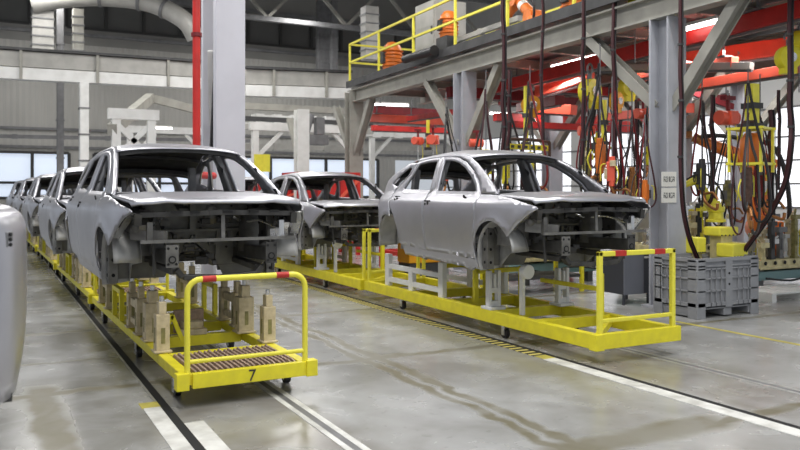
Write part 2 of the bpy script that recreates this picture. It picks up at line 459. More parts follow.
    m.grid(fh, 28, 18); m.build('hood', SILVER, root, smooth=60, solid=.022, fixn=False)
    m = MB()
    def fh2(u, v):
        p = Vector(fh(.03 + .94 * u, .05 + .9 * v)); s = 2 * u - 1
        return p - Vector((0, 0, .026 + .02 * (abs(math.sin(v * 9)) * abs(math.cos(s * 6)))))
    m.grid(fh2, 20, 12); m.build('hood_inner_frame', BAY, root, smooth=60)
    # cowl + firewall
    m = MB(); m.grid(lambda u, v: ((2 * u - 1) * .78, .80 + .06 * (2 * u - 1) ** 2 + .02 + .16 * v, 1.075 - .03 * v + .03 * (1 - (2 * u - 1) ** 2)), 14, 2); m.build('cowl_panel', SILVER_IN, root, smooth=60, solid=.01)
    m = MB(); m.mi(0)
    fw = [(-.78, .25), (-.30, .24), (-.20, .44), (-.10, .52), (.10, .52), (.20, .44), (.30, .24), (.78, .25), (.78, 1.06), (-.78, 1.06)]
    m.prism(fw, lambda x, z: Vector((x, 1.04 - .10 * (z - .45), z)), lambda x, z: Vector((x, 1.06 - .10 * (z - .45), z)))
    m.bx(-.72, .72, .93, .98, .70, .725)          # stiffening rib
    for x in (-.05,): m.bx(x - .03, x + .03, .92, .98, .72, 1.02)
    for i in range(10):
        x = R_.uniform(-.6, .6); z = R_.uniform(.56, .98); m.box((x, .985, z), (R_.uniform(.05, .16), .03, R_.uniform(.02, .08)))
    m.mi(2); m.lathe((.16, .985, .86), [(.09, 0), (.085, .03), (.05, .05), (.03, .06)], 18, Vector((0, -1, 0))); m.box((-.2, .975, .56), (.06, .03, .05)); m.box((.12, .96, .86), (.03, .03, .03))
    m.mi(1)
    for i in range(34):
        x = R_.uniform(-.68, .68); z = R_.uniform(.52, 1.02); m.disc((x, 1.036 - .10 * (z - .45), z), (0, 1, 0), R_.choice((.012, .018, .026, .04)))
    m.mi(0)
    for i in range(16):
        x = R_.uniform(-.7, .7); m.bar((x, .985, R_.uniform(.4, .6)), (x + R_.uniform(-.1, .1), .985, R_.uniform(.62, .7)), R_.uniform(.02, .05), .02)
    m.build('firewall', [FWM, HOLE, BAYL], root, smooth=40)
    # brackets, stays and lines in the engine bay
    m = MB()
    for i in range(12):
        x = R_.uniform(-.66, .66); y = R_.uniform(.35, .9); z = R_.uniform(.45, .95); m.mark(); m.box((x, y, z), (R_.uniform(.04, .14), R_.uniform(.03, .1), R_.uniform(.03, .1)), Matrix.Rotation(R_.uniform(-.6, .6), 3, 'Z')); m.bar((x, y, z), (x * 1.1, 1.0, z + R_.uniform(-.1, .1)), .02)
    m.each('bay_bracket', BAY, root, bevel=.006)
    for sd in (-1, 1):
        m = MB(); m.tube([(sd * .3, .97, .9), (sd * .42, .8, .8), (sd * .5, .5, .82), (sd * .62, .25, .74)], .012, 6, 5); m.build('bay_pipe', CHROME, root, smooth=60)
    # radiator support
    m = MB(); m.mi(0)
    P = [Vector((.70 * s, .10 + .10 * abs(s) ** 2, .915 - .02 * abs(s))) for s in [-1 + i / 6 for i in range(13)]]
    for i in range(12): m.bar(P[i], P[i + 1], .06, .045)
    m.mi(1)
    for x in (-.42, -.25, .05, .3, .5): m.box((x, .07, .92), (.09, .012, .024))
    m.build('upper_tie_bar', [BAY, HOLE], root)
    m = MB(); m.bar((-.72, .10, .66), (.72, .10, .665), .03, .028); m.build('shipping_brace', BAYL, root)
    m = MB(); m.bar((.02, .12, .67), (.02, .13, .90), .035, .02); m.build('latch_strut', BAYL, root)
    m = MB()
    pts = [Vector((-.40, .16, .40)), Vector((-.34, .16, .33)), Vector((0, .16, .31)), Vector((.34, .16, .33)), Vector((.40, .16, .40))]
    for i in range(4): m.bar(pts[i], pts[i + 1], .08, .05)
    for sd in (-1, 1): m.bar((sd * .40, .2, .38), (sd * .42, 1.0, .40), .09, .06); m.bar((sd * .56, .28, .34), (sd * .57, .30, .66), .03, .03)
    m.build('front_subframe', BAY, root, bevel=.008)
    m = MB()
    # floor pan with tunnel
    sec = [(-.80, .33), (-.74, .36), (-.2, .34), (-.15, .5), (.15, .5), (.2, .34), (.74, .36), (.80, .33)]
    for i in range(7):
        a, b = sec[i], sec[i + 1]; m.add([(a[0], 1.05, a[1]), (b[0], 1.05, b[1]), (b[0], 3.0, b[1]), (a[0], 3.0, a[1])], [(0, 1, 2, 3)])
    m.add([(-.78, 3.0, .36), (.78, 3.0, .36), (.62, 3.05, .62), (-.62, 3.05, .62)], [(0, 1, 2, 3)])
    m.add([(-.62, 3.05, .62), (.62, 3.05, .62), (.58, 4.2, .60), (-.58, 4.2, .60)], [(0, 1, 2, 3)])
    for y in (1.5, 2.3): m.bx(-.78, .78, y - .06, y + .06, .36, .43)
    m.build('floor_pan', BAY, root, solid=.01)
    m = MB(); m.tube([(-.80, 1.18, .98), (-.5, 1.16, 1.0), (0, 1.14, 1.02), (.5, 1.16, 1.0), (.80, 1.18, .98)], .03, 10, 4)
    for x in (-.4, -.1, .1, .32): m.box((x, 1.12, .97), (.05, .10, .14))
    m.bar((.06, 1.14, 1.0), (.06, 1.2, .45), .04); m.build('dashboard_crossbeam', DKGREY, root, smooth=50)
    m = MB(); pr = [(-.66, .62), (.66, .62), (.64, .98), (.4, 1.06), (-.4, 1.06), (-.64, .98)]
    vs, fs = sheet(pr, [[(-.5, .68), (-.1, .68), (-.1, .9), (-.5, .9)], [(.1, .68), (.5, .68), (.5, .9), (.1, .9)]], .08, .03)
    m.add([(x, 3.25 + .1 * (z - .6), z) for x, z in vs], fs); m.build('rear_bulkhead', BAY, root, solid=.02)
    # tailgate
    m = MB()
    ty = pchip([.55, .75, .95, 1.08, 1.2, 1.33, 1.44], [4.29, 4.305, 4.295, 4.26, 4.17, 4.05, 3.95])
    tg = [(-.62, .60), (.62, .60), (.68, .8), (.68, 1.0), (.66, 1.1), (.58, 1.23), (.50, 1.35), (-.50, 1.35), (-.58, 1.23), (-.66, 1.1), (-.68, 1.0), (-.68, .8)]
    hole = [(-.55, 1.1), (.55, 1.1), (.50, 1.22), (.45, 1.31), (-.45, 1.31), (-.50, 1.22)]
    plate = [(-.25, .72), (.25, .72), (.25, .86), (-.25, .86)]
    vs, fs = sheet(tg, [hole], .06, .03, .06)
    m.add([(x, ty(z) - .12 * (abs(x) / .68) ** 3, z) for x, z in vs], [f[::-1] for f in fs]); m.build('tailgate', SILVER, root, smooth=60, solid=.025)
    m = MB()
    for sd in (-1, 1): m.mark(); m.box((sd * .74, 4.2, .93), (.06, .03, .10), Matrix.Rotation(sd * -.6, 3, 'Z')); m.disc((sd * .755, 4.18, 1.02), (sd, .8, 0), .02)
    m.each('tail_lamp_recess', HOLE, root)
    return root
# ---------------------------------------------------------------- floor
def math_node(nt, op, a, b=None, c=None, clamp=False):
    n = nt.nodes.new('ShaderNodeMath'); n.operation = op; n.use_clamp = clamp
    for i, v in enumerate((a, b, c)):
        if v is None: continue
        if isinstance(v, (int, float)): n.inputs[i].default_value = v
        else: nt.links.new(v, n.inputs[i])
    return n.outputs[0]
def floor_material():
    m = bpy.data.materials.new('polished_concrete'); m.use_nodes = True
    nt = m.node_tree; b = nt.nodes['Principled BSDF']; L = nt.links
    tc = nt.nodes.new('ShaderNodeTexCoord'); sep = nt.nodes.new('ShaderNodeSeparateXYZ'); L.new(tc.outputs['Object'], sep.inputs[0])
    X, Y = sep.outputs[0], sep.outputs[1]
    def noise(sc, det=5, dist=0):
        n = nt.nodes.new('ShaderNodeTexNoise'); n.inputs['Scale'].default_value = sc; n.inputs['Detail'].default_value = det; n.inputs['Distortion'].default_value = dist
        L.new(tc.outputs['Object'], n.inputs['Vector']); return n.outputs['Fac']
    n1, n2, n3, n4 = noise(.55, 6, .6), noise(2.2, 7, .4), noise(9, 8), noise(1.1, 5, 1.2)
    ramp = nt.nodes.new('ShaderNodeValToRGB'); L.new(math_node(nt, 'ADD', math_node(nt, 'MULTIPLY', n1, .6), math_node(nt, 'MULTIPLY', n2, .4)), ramp.inputs[0])
    e = ramp.color_ramp.elements; e[0].position = .36; e[0].color = (.24, .235, .22, 1); e[1].position = .64; e[1].color = (.405, .41, .41, 1)
    col = ramp.outputs[0]
    wob = math_node(nt, 'MULTIPLY', math_node(nt, 'SUBTRACT', n2, .5), .30)
    def band(axis, x0, w, soft):
        d = math_node(nt, 'ABSOLUTE', math_node(nt, 'SUBTRACT', math_node(nt, 'ADD', axis, wob), x0))
        r = nt.nodes.new('ShaderNodeMapRange'); r.interpolation_type = 'SMOOTHSTEP'
        L.new(d, r.inputs['Value']); r.inputs['From Min'].default_value = w; r.inputs['From Max'].default_value = w + soft
        r.inputs['To Min'].default_value = 1; r.inputs['To Max'].default_value = 0
        return r.outputs[0]
    def span(axis, a, c):
        d = math_node(nt, 'ABSOLUTE', math_node(nt, 'SUBTRACT', axis, (a + c) / 2))
        r = nt.nodes.new('ShaderNodeMapRange'); L.new(d, r.inputs['Value']); r.inputs['From Min'].default_value = (c - a) / 2 - .1; r.inputs['From Max'].default_value = (c - a) / 2 + .1
        r.inputs['To Min'].default_value = 1; r.inputs['To Max'].default_value = 0
        return r.outputs[0]
    def mix(col, fac, c2, amt):
        mx = nt.nodes.new('ShaderNodeMix'); mx.data_type = 'RGBA'
        L.new(math_node(nt, 'MULTIPLY', fac, amt), mx.inputs[0]); L.new(col, mx.inputs[6]); mx.inputs[7].default_value = (*c2, 1)
        return mx.outputs[2]
    patch = nt.nodes.new('ShaderNodeMapRange'); L.new(n4, patch.inputs['Value']); patch.inputs['From Min'].default_value = .42; patch.inputs['From Max'].default_value = .58
    pf = patch.outputs[0]
    dirt = (.125, .110, .062)
    J = []
    for y0 in (4.1, 7.3, 10.4, 13.5): J.append(band(Y, y0, .03, .08))
    for x0 in (3.40, 3.56): J.append(band(X, x0, .022, .06))
    J.append(math_node(nt, 'MULTIPLY', band(X, .40, .06, .10), span(Y, 5.3, 7.6)))
    J.append(math_node(nt, 'MULTIPLY', band(Y, 5.2, .03, .10), span(X, -.2, .75)))
    J.append(math_node(nt, 'MULTIPLY', band(Y, 4.12, .09, .12), span(X, 3.3, 4.9)))
    J.append(math_node(nt, 'MULTIPLY', band(Y, 8.6, .015, .06), span(X, -1, 1.1)))
    acc = J[0]
    for j in J[1:]: acc = math_node(nt, 'MAXIMUM', acc, j)
    acc2 = math_node(nt, 'MULTIPLY', acc, math_node(nt, 'ADD', .65, math_node(nt, 'MULTIPLY', pf, .35)))
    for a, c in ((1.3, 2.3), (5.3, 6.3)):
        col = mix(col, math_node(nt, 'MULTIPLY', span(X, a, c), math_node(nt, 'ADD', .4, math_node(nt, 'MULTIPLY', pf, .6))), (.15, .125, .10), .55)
    col = mix(col, math_node(nt, 'MULTIPLY', span(X, -3, 1.2), pf), (.16, .155, .13), .55)
    col = mix(col, acc2, dirt, .95)
    sp = nt.nodes.new('ShaderNodeMapRange'); L.new(n3, sp.inputs['Value']); sp.inputs['From Min'].default_value = .62; sp.inputs['From Max'].default_value = .74
    col = mix(col, sp.outputs[0], (.12, .11, .10), .35)
    L.new(col, b.inputs['Base Color'])
    r = math_node(nt, 'ADD', math_node(nt, 'MULTIPLY', n2, .26), math_node(nt, 'ADD', .12, math_node(nt, 'MULTIPLY', acc, .22)))
    L.new(r, b.inputs['Roughness']); b.inputs['Specular IOR Level'].default_value = .6
    bp = nt.nodes.new('ShaderNodeBump'); bp.inputs['Strength'].default_value = .06; bp.inputs['Distance'].default_value = .02
    L.new(n2, bp.inputs['Height']); L.new(bp.outputs[0], b.inputs['Normal'])
    return m
m = MB(); m.bx(-14, 26, -2.5, 42, -.2, 0); struct(m.build('floor', floor_material()))
# painted plates, slots and flush rails of the two conveyor lanes
PLATE = mat('worn_white_floor_plate', (.74, .74, .71), .45, 0, dirt=(.3, .29, .26), dirt_amt=.6, scale=5)
STEELR = mat('worn_flush_rail', (.55, .55, .54), .35, .5, noise=.3, scale=6)
YLINE = mat('floor_line_yellow', (.55, .48, .10), .5, 0, noise=.3, scale=5)
def hatch():
    m = bpy.data.materials.new('yellow_black_hatching'); m.use_nodes = True; nt = m.node_tree; b = nt.nodes['Principled BSDF']
    tc = nt.nodes.new('ShaderNodeTexCoord'); w = nt.nodes.new('ShaderNodeTexWave'); w.bands_direction = 'Y'; w.inputs['Scale'].default_value = 2.7
    nt.links.new(tc.outputs['Object'], w.inputs['Vector'])
    cr = nt.nodes.new('ShaderNodeValToRGB'); cr.color_ramp.interpolation = 'CONSTANT'
    cr.color_ramp.elements[0].color = (.02, .02, .018, 1); cr.color_ramp.elements[1].position = .55; cr.color_ramp.elements[1].color = (.62, .53, .16, 1)
    nt.links.new(w.outputs['Fac'], cr.inputs[0]); nt.links.new(cr.outputs[0], b.inputs['Base Color']); b.inputs['Roughness'].default_value = .6
    return m
HATCH = hatch()
n = 1
def trim(mb, mt, **k):
    global n
    o = struct(mb.build('trim_%d' % n, mt, **k)); n += 1; return o
T = .004
for x0, y1 in ((0, 40), (3.98, 40)):
    m = MB(); m.bx((1.075 if x0 == 0 else 1.045) + x0, 1.205 + x0, -1, 6.45, 0, T); trim(m, PLATE)
    m = MB(); m.bx(1.065 + x0, 1.21 + x0, 6.45, 6.62, 0, T); trim(m, YLINE)
    m = MB(); m.bx(1.21 + x0, 1.275 + x0, -1, y1, 0, .003); trim(m, HOLE)
    m = MB(); m.bx(2.10 + x0, 2.145 + x0, -1, y1, 0, T); m.bx(2.20 + x0, 2.25 + x0, -1, y1, 0, T); trim(m, STEELR if x0 else PLATE)
    m = MB(); m.bx(2.145 + x0, 2.20 + x0, -1, y1, 0, .002); trim(m, MIDGREY)
m = MB(); m.bx(1.275, 1.42, -1, 5.9, 0, T); trim(m, PLATE)
m = MB(); m.bx(5.04, 5.19, 6.62, 40, 0, T); trim(m, HATCH)
m = MB(); m.bx(1.19, 1.21, 6.62, 40, 0, T); trim(m, STEELR)
m = MB(); m.bx(8.03, 8.10, 2, 7.55, 0, T); trim(m, YLINE)
# ---------------------------------------------------------------- walls
def ribbed(name, col, sc=3.0):
    m = bpy.data.materials.new(name); m.use_nodes = True; nt = m.node_tree; b = nt.nodes['Principled BSDF']
    tc = nt.nodes.new('ShaderNodeTexCoord'); w = nt.nodes.new('ShaderNodeTexWave'); w.bands_direction = 'X'; w.wave_profile = 'TRI'; w.inputs['Scale'].default_value = sc
    nz = nt.nodes.new('ShaderNodeTexNoise'); nz.inputs['Scale'].default_value = .6; nt.links.new(tc.outputs['Object'], nz.inputs['Vector'])
    nt.links.new(tc.outputs['Object'], w.inputs['Vector'])
    mx = nt.nodes.new('ShaderNodeMix'); mx.data_type = 'RGBA'; mx.inputs[6].default_value = (*[c * .8 for c in col], 1); mx.inputs[7].default_value = (*col, 1)
    nt.links.new(nz.outputs['Fac'], mx.inputs[0]); nt.links.new(mx.outputs[2], b.inputs['Base Color'])
    bp = nt.nodes.new('ShaderNodeBump'); bp.inputs['Strength'].default_value = .5; bp.inputs['Distance'].default_value = .05
    nt.links.new(w.outputs['Fac'], bp.inputs['Height']); nt.links.new(bp.outputs[0], b.inputs['Normal'])
    b.inputs['Roughness'].default_value = .6
    return m
WALLM = ribbed('ribbed_wall_panel', (.47, .46, .43), 1.2)
WALLU = mat('upper_wall_panel', (.24, .235, .22), .6, 0, noise=.12, scale=.5)
YB = 40.0
# back wall in courses with two window bands (sills at 1.45 m and 9.45 m)
m = MB(); m.mi(0)
m.bx(-14, 26, YB, YB + .3, 0, 1.45)
m.bx(-14, 26, YB, YB + .3, 3.55, 8.7)
m.mi(1); m.bx(-14, 26, YB, YB + .3, 8.7, 9.5); m.bx(-14, 26, YB, YB + .3, 10.95, 13)
m.mi(0)
for x in (3.3, 10.5, 19.5): m.bx(x, x + 1.1, YB, YB + .3, 1.45, 3.55)
m.mi(1)
for x in (1.6, 19.0): m.bx(x, x + 1.6, YB, YB + .3, 9.5, 10.95)
struct(m.build('wall_back', [WALLM, WALLU]))
wn = 1
FRAME = mat('dark_window_frame', (.035, .034, .033), .5)
def window(x0, x1, z0, z1, pane, nx, zbar=None):
    global wn
    o = MB(); o.bx(x0, x1, YB + .1, YB + .16, z0, z1); w = struct(o.build('window_%d' % wn, pane)); wn += 1
    f = MB()
    for i in range(nx + 1):
        x = x0 + (x1 - x0) * i / nx; f.bx(x - .07, x + .07, YB - .04, YB + .1, z0, z1)
    for z in [z0, z1] + ([zbar] if zbar else []): f.bx(x0, x1, YB - .05, YB + .1, z - .06, z + .06)
    f.build('window_frame', FRAME, w)
window(-3, 3.3, 1.45, 3.55, SKYPANE, 4, 2.15)
window(4.4, 10.5, 1.45, 3.55, SKYPANE, 4, 2.15)
window(11.6, 19.5, 1.45, 3.55, SKYPANE, 5, 2.15)
window(-6, 1.6, 9.5, 10.95, DIMPANE, 4)
window(3.2, 19.0, 9.5, 10.95, DIMPANE, 9)
window(20.6, 26, 9.5, 10.95, DIMPANE, 3)
m = MB()
for z in (3.75, 4.6): m.bx(-14, 26, YB - .12, YB, z, z + .12)
m.bx(-14, 26, YB - .1, YB, 9.1, 9.25); m.bx(-14, 26, YB - .1, YB, 11.1, 11.3)
trim(m, MIDGREY)
# right wall: white sectional cladding with a milky daylight band
XR = 24.0
m = MB(); m.mi(0)
m.bx(XR, XR + .3, -2, YB, 0, 1.2); m.bx(XR, XR + .3, -2, YB, 4.6, 13)
for i in range(9): m.bx(XR, XR + .3, -2 + i * 5, -1.3 + i * 5, 1.2, 4.6)
m.mi(1)
for z in (1.2, 2.0, 2.8, 3.6, 4.6): m.bx(XR - .05, XR, -2, YB, z - .03, z + .03)
struct(m.build('wall_right', [mat('white_cladding', (.62, .62, .61), .6, 0, noise=.1, scale=.8), MIDGREY]))
for i in range(8):
    o = MB(); o.bx(XR + .1, XR + .16, -1.3 + i * 5, 3 + i * 5, 1.2, 4.6); struct(o.build('window_%d' % wn, MILK)); wn += 1
# ceiling and trusses
CEIL = mat('roof_deck', (.16, .16, .155), .7, 0, noise=.15, scale=.5)
m = MB(); m.bx(-14, 26, -2.5, 42, 13, 13.2); struct(m.build('ceiling', CEIL))
def truss(Y, lab):
    t = thing('roof_truss', lab, 'roof truss', (6, Y, 0), 0, 'steel roof trusses')
    m = MB(); m.bar((3, 0, 11.2), (17.5, 0, 11.2), .22, .2); m.build('top_chord', MIDGREY, t)
    m = MB(); m.bar((3, 0, 9.15), (17.5, 0, 9.15), .22, .2); m.build('bottom_chord', MIDGREY, t)
    m = MB()
    for i in range(1, 5):
        x = -1 + 3.7 * i; m.bar((x, 0, 11.1), (x + 1.85, 0, 9.2), .13); m.bar((x + 1.85, 0, 9.2), (x + 3.7, 0, 11.1), .13)
    m.each('web_diagonal', BEAMG, t)
truss(32.5, 'grey steel roof truss spanning the hall before the dim upper windows')
# ---------------------------------------------------------------- lights
def area(loc, sx, sy, e, rot=(0, 0, 0), col=(1, .985, .96)):
    l = bpy.data.lights.new('hall_lamp', 'AREA'); l.shape = 'RECTANGLE'; l.size = sx; l.size_y = sy; l.energy = e; l.color = col
    o = bpy.data.objects.new('hall_lamp', l); C.objects.link(o); o.location = loc; o.rotation_euler = rot; return o
# ---------------------------------------------------------------- skid carriers (local: front edge at y=0, floor at z=0)
def caster(root, x, y):
    m = MB(); m.mi(0); m.cyl((x - .025, y, .062), (x + .025, y, .062), .06, 18); m.mi(1); m.cyl((x - .03, y, .062), (x + .03, y, .062), .022, 12)
    m.box((x - .035, y, .10), (.008, .06, .12)); m.box((x + .035, y, .10), (.008, .06, .12)); m.box((x, y, .158), (.09, .09, .01))
    m.build('caster', [BLACK, CHROME], root, smooth=40)
def hoop_pts(w, z0, z1, r, y):
    P = [(-w, y, z0), (-w, y, z1 - r)]
    P += [(-w + r - r * math.cos(a), y, z1 - r + r * math.sin(a)) for a in [PI / 12 * i for i in range(1, 7)]]
    P += [(w - r + r * math.sin(a), y, z1 - r + r * math.cos(a)) for a in [PI / 12 * i for i in range(0, 6)]]
    P += [(w, y, z1 - r), (w, y, z0)]
    return P
HW = .545
def left_carrier(number=True):
    root = thing('skid_carrier', 'x', 'carrier')
    Lc = 5.42
    m = MB()
    for s in (-1, 1): m.bar((s * (HW - .045), .02, .225), (s * (HW - .045), Lc, .225), .09, .09)
    m.build('side_rail', YEL, root, bevel=.006)
    m = MB(); m.bx(-HW + .08, HW + .012, -.012, .05, .155, .275)
    for s in (-1, 1): m.bx(s * HW - .05, s * HW + .05, -.03, .07, .15, .285)
    m.build('front_channel', YEL, root, bevel=.005)
    m = MB()
    for y in (.88, 1.75, 2.5, 3.3, 4.2, Lc - .05): m.bx(-HW + .09, HW - .09, y - .05, y + .05, .165, .27)
    m.each('cross_member', YEL, root, bevel=.005)
    g = MB(); g.bx(-HW + .09, HW - .09, .05, .84, .235, .25); gp = g.build('tread_plate', BROWN, root)
    g = MB()
    for i in range(20):
        for j in range(9):
            x = -.425 + i * .0448; y = .10 + j * .083 + (.04 if i % 2 else 0)
            g.box((x, y, .262), (.02, .058, .03), Matrix.Rotation(.5, 3, 'Z') @ Matrix.Rotation(.5, 3, 'X'))
    g.build('tread_teeth', TAN, gp)
    m = MB(); m.tube(hoop_pts(.50, .27, 1.02, .11, .03), .024, 12); m.build('hoop_rail', YELR, root, smooth=60)
    for s, x in ((-1, -.33), (1, .29)):
        b = MB(); b.cyl((x - .05, .03, 1.02), (x + .06, .03, 1.02), .0255, 16); b.build('red_band', REDBAND, root, smooth=40)
    m = MB(); m.cyl((-.5, .03, .365), (.5, .03, .365), .018, 12); m.build('toe_rail', YELR, root, smooth=40)
    for s in (-1, 1):
        for y in (.45, 2.2, 4.6): caster(root, s * (HW - .06), y)
    # cream support posts carrying the sill
    def post(x, y, h, wx=.12, wy=.10):
        p = MB(); p.bx(x - wx / 2, x + wx / 2, y - wy / 2, y + wy / 2, .29, .29 + h * .75)
        p.bx(x - wx / 2 - .02, x + wx / 2 + .02, y - wy / 2 - .02, y + wy / 2 + .02, .275, .295)
        p.bx(x - wx * .28, x + wx * .28, y - wy * .4, y + wy * .4, .29 + h * .75, .29 + h)
        q = p.build('support_post', CREAM, root, bevel=.006)
        k = MB(); k.bx(x - .018, x + .018, y - wy / 2 - .004, y - wy / 2 + .01, .36, .50); k.bx(x - wx / 2 - .004, x - wx / 2 + .01, y - .02, y + .02, .36, .50); k.each('post_slot', OLIVE, q)
        k = MB(); k.cyl((x, y, .29 + h), (x, y, .29 + h + .05), .022, 10); k.build('locating_pin', CHROME, q, smooth=40)
    for s in (-1, 1):
        post(s * .50, 1.0, .44, .12, .13); post(s * .46, 1.62, .47, .16, .16)
        for y in (2.0, 2.5): post(s * .50, y, .47, .10, .12)
        post(s * .50, 4.0, .47); post(s * .50, 4.6, .47)
    m = MB()
    for s in (-1, 1): m.bx(s * .50 - .03, s * .50 + .03, 2.05, 2.45, .52, .60); m.bx(s * .50 - .03, s * .50 + .03, 2.05, 2.45, .34, .40); m.bx(s * .5 - .03, s * .5 + .03, 4.0, 4.6, .5, .58)
    m.each('post_tie', CREAM, root, bevel=.005)
    m = MB()
    for y in (1.5, 3.2): 
        m.bar((-.42, y, .27), (-.30, y, .52), .04); m.bar((-.2, y, .27), (-.30, y, .52), .04)
    for s in (-1, 1):
        for y in (3.0, 3.5): m.bx(s * .53 - .025, s * .53 + .025, y - .03, y + .03, .27, .62)
        m.bar((s * .53, 3.0, .6), (s * .53, 3.5, .6), .05)
    m.each('guide_bracket', YEL, root)
    m = MB(); m.bx(-.16, .10, 1.7, 1.95, .27, .33); m.bx(-.13, .07, 1.75, 1.9, .33, .40); m.build('locating_block', CREAM, root, bevel=.01)
    m = MB(); m.bx(-.18, .12, 1.93, 1.99, .27, .50); m.build('deflector_grid', TAN, root)
    if number:
        t = bpy.data.curves.new('carrier_number', 'FONT'); t.body = '7'; t.size = .135; t.extrude = .002; t.align_x = 'CENTER'
        t.materials.append(INK); o = bpy.data.objects.new('tmp_text', t); C.objects.link(o); bpy.context.view_layer.update(); me = bpy.data.meshes.new_from_object(o.evaluated_get(bpy.context.evaluated_depsgraph_get())); bpy.data.objects.remove(o); o = bpy.data.objects.new('carrier_number', me); C.objects.link(o); o.parent = root
        o.location = (.02, -.0145, .168); o.rotation_euler = (PI / 2, 0, 0); o['label'] = 'dark numeral 7 on the front channel'
    return root
def right_carrier():
    HW = .578
    root = thing('skid_carrier', 'x', 'carrier')
    Lc = 5.42
    m = MB()
    for s in (-1, 1): m.bar((s * (HW - .045), .02, .225), (s * (HW - .045), Lc, .225), .09, .15)
    m.build('side_rail', YEL, root, bevel=.006)
    m = MB(); m.bx(-HW + .08, HW + .01, -.01, .06, .15, .305); m.bx(-HW - .01, -HW + .1, -.02, .09, .14, .305); m.build('front_channel', YEL, root, bevel=.005)
    m = MB(); m.bar((-HW + .1, .12, .22), (HW - .1, .95, .22), .06, .08)
    for y in (1.02, 1.9, 2.9, 3.9, Lc - .04): m.bx(-HW + .09, HW - .09, y - .06, y + .06, .18, .30)
    m.each('cross_member', YEL, root, bevel=.005)
    for y0, nm in ((.03, 'front_hoop'), (Lc - .03, 'rear_hoop')):
        m = MB()
        for s in (-1, 1): m.bar((s * .50, y0, .29), (s * .50, y0, 1.125), .05, .05, Vector((0, 1, 0)))
        m.bar((-.525, y0, 1.10), (.525, y0, 1.10), .05, .05)
        m.bar((-.5, y0, .43), (.5, y0, .43), .04, .04)
        m.build(nm, YELR, root, bevel=.008)
        for x in (-.24, .30):
            b = MB(); b.box((x, y0, 1.10), (.15, .053, .053)); b.build('red_band', REDBAND, root)
    for s in (-1, 1):
        for y in (1.62, 4.2):
            caster(root, s * (HW - .06), y)
    def hpost(s, y, h):
        x = s * .47
        p = MB(); p.bx(x - .11, x + .11, y - .11, y + .11, .30, .335)
        for d in (-.065, .065): p.bx(x + d - .022, x + d + .022, y - .04, y + .04, .33, .33 + h)
        p.bx(x - .06, x + .06, y - .035, y + .035, .335, .40); p.bx(x - .06, x + .06, y - .035, y + .035, .50, .56)
        p.bx(x - .015, x + .015, y - .05, y + .05, .56, .33 + h * .92)
        p.build('support_post', WHITEP, root, bevel=.006)
    for s in (-1, 1): hpost(s, 1.94 if s < 0 else 1.8, .44)
    for s in (-1, 1):
        p = MB(); x = s * .50
        for y in (3.1, 3.95, 4.7): p.bx(x - .035, x + .035, y - .06, y + .06, .30, .78 if y != 3.95 else .60)
        for z in (.36, .56): p.bx(x - .028, x + .028, 3.1, 4.7, z, z + .07)
        p.build('side_support_frame', WHITEP, root, bevel=.006)
    m = MB()
    for s in (-1, 1):
        for y in (2.5, 3.35): m.bx(s * .36 - .03, s * .36 + .03, y - .03, y + .03, .29, .74)
    m.bar((-.36, 2.5, .70), (.36, 2.5, .70), .06); m.bar((-.36, 3.35, .70), (.36, 3.35, .70), .06)
    m.bx(.2, .26, .8, .86, .29, .80); m.bar((.23, .83, .62), (.23, 1.9, .62), .05)
    m.each('yellow_frame_bar', YEL, root, bevel=.005)
    p = MB(); p.lathe((-.40, 1.37, .80), [(.005, -.05), (.078, -.05), (.085, -.04), (.085, .03), (.07, .05), (.005, .05)], 22, Vector((0, 1, 0))); p.bx(-.42, -.38, 1.42, 1.48, .29, .82); p.bx(-.425, -.375, 1.34, 1.48, .78, .82)
    p.build('locating_roller', WHITEP, root, smooth=40)
    return root
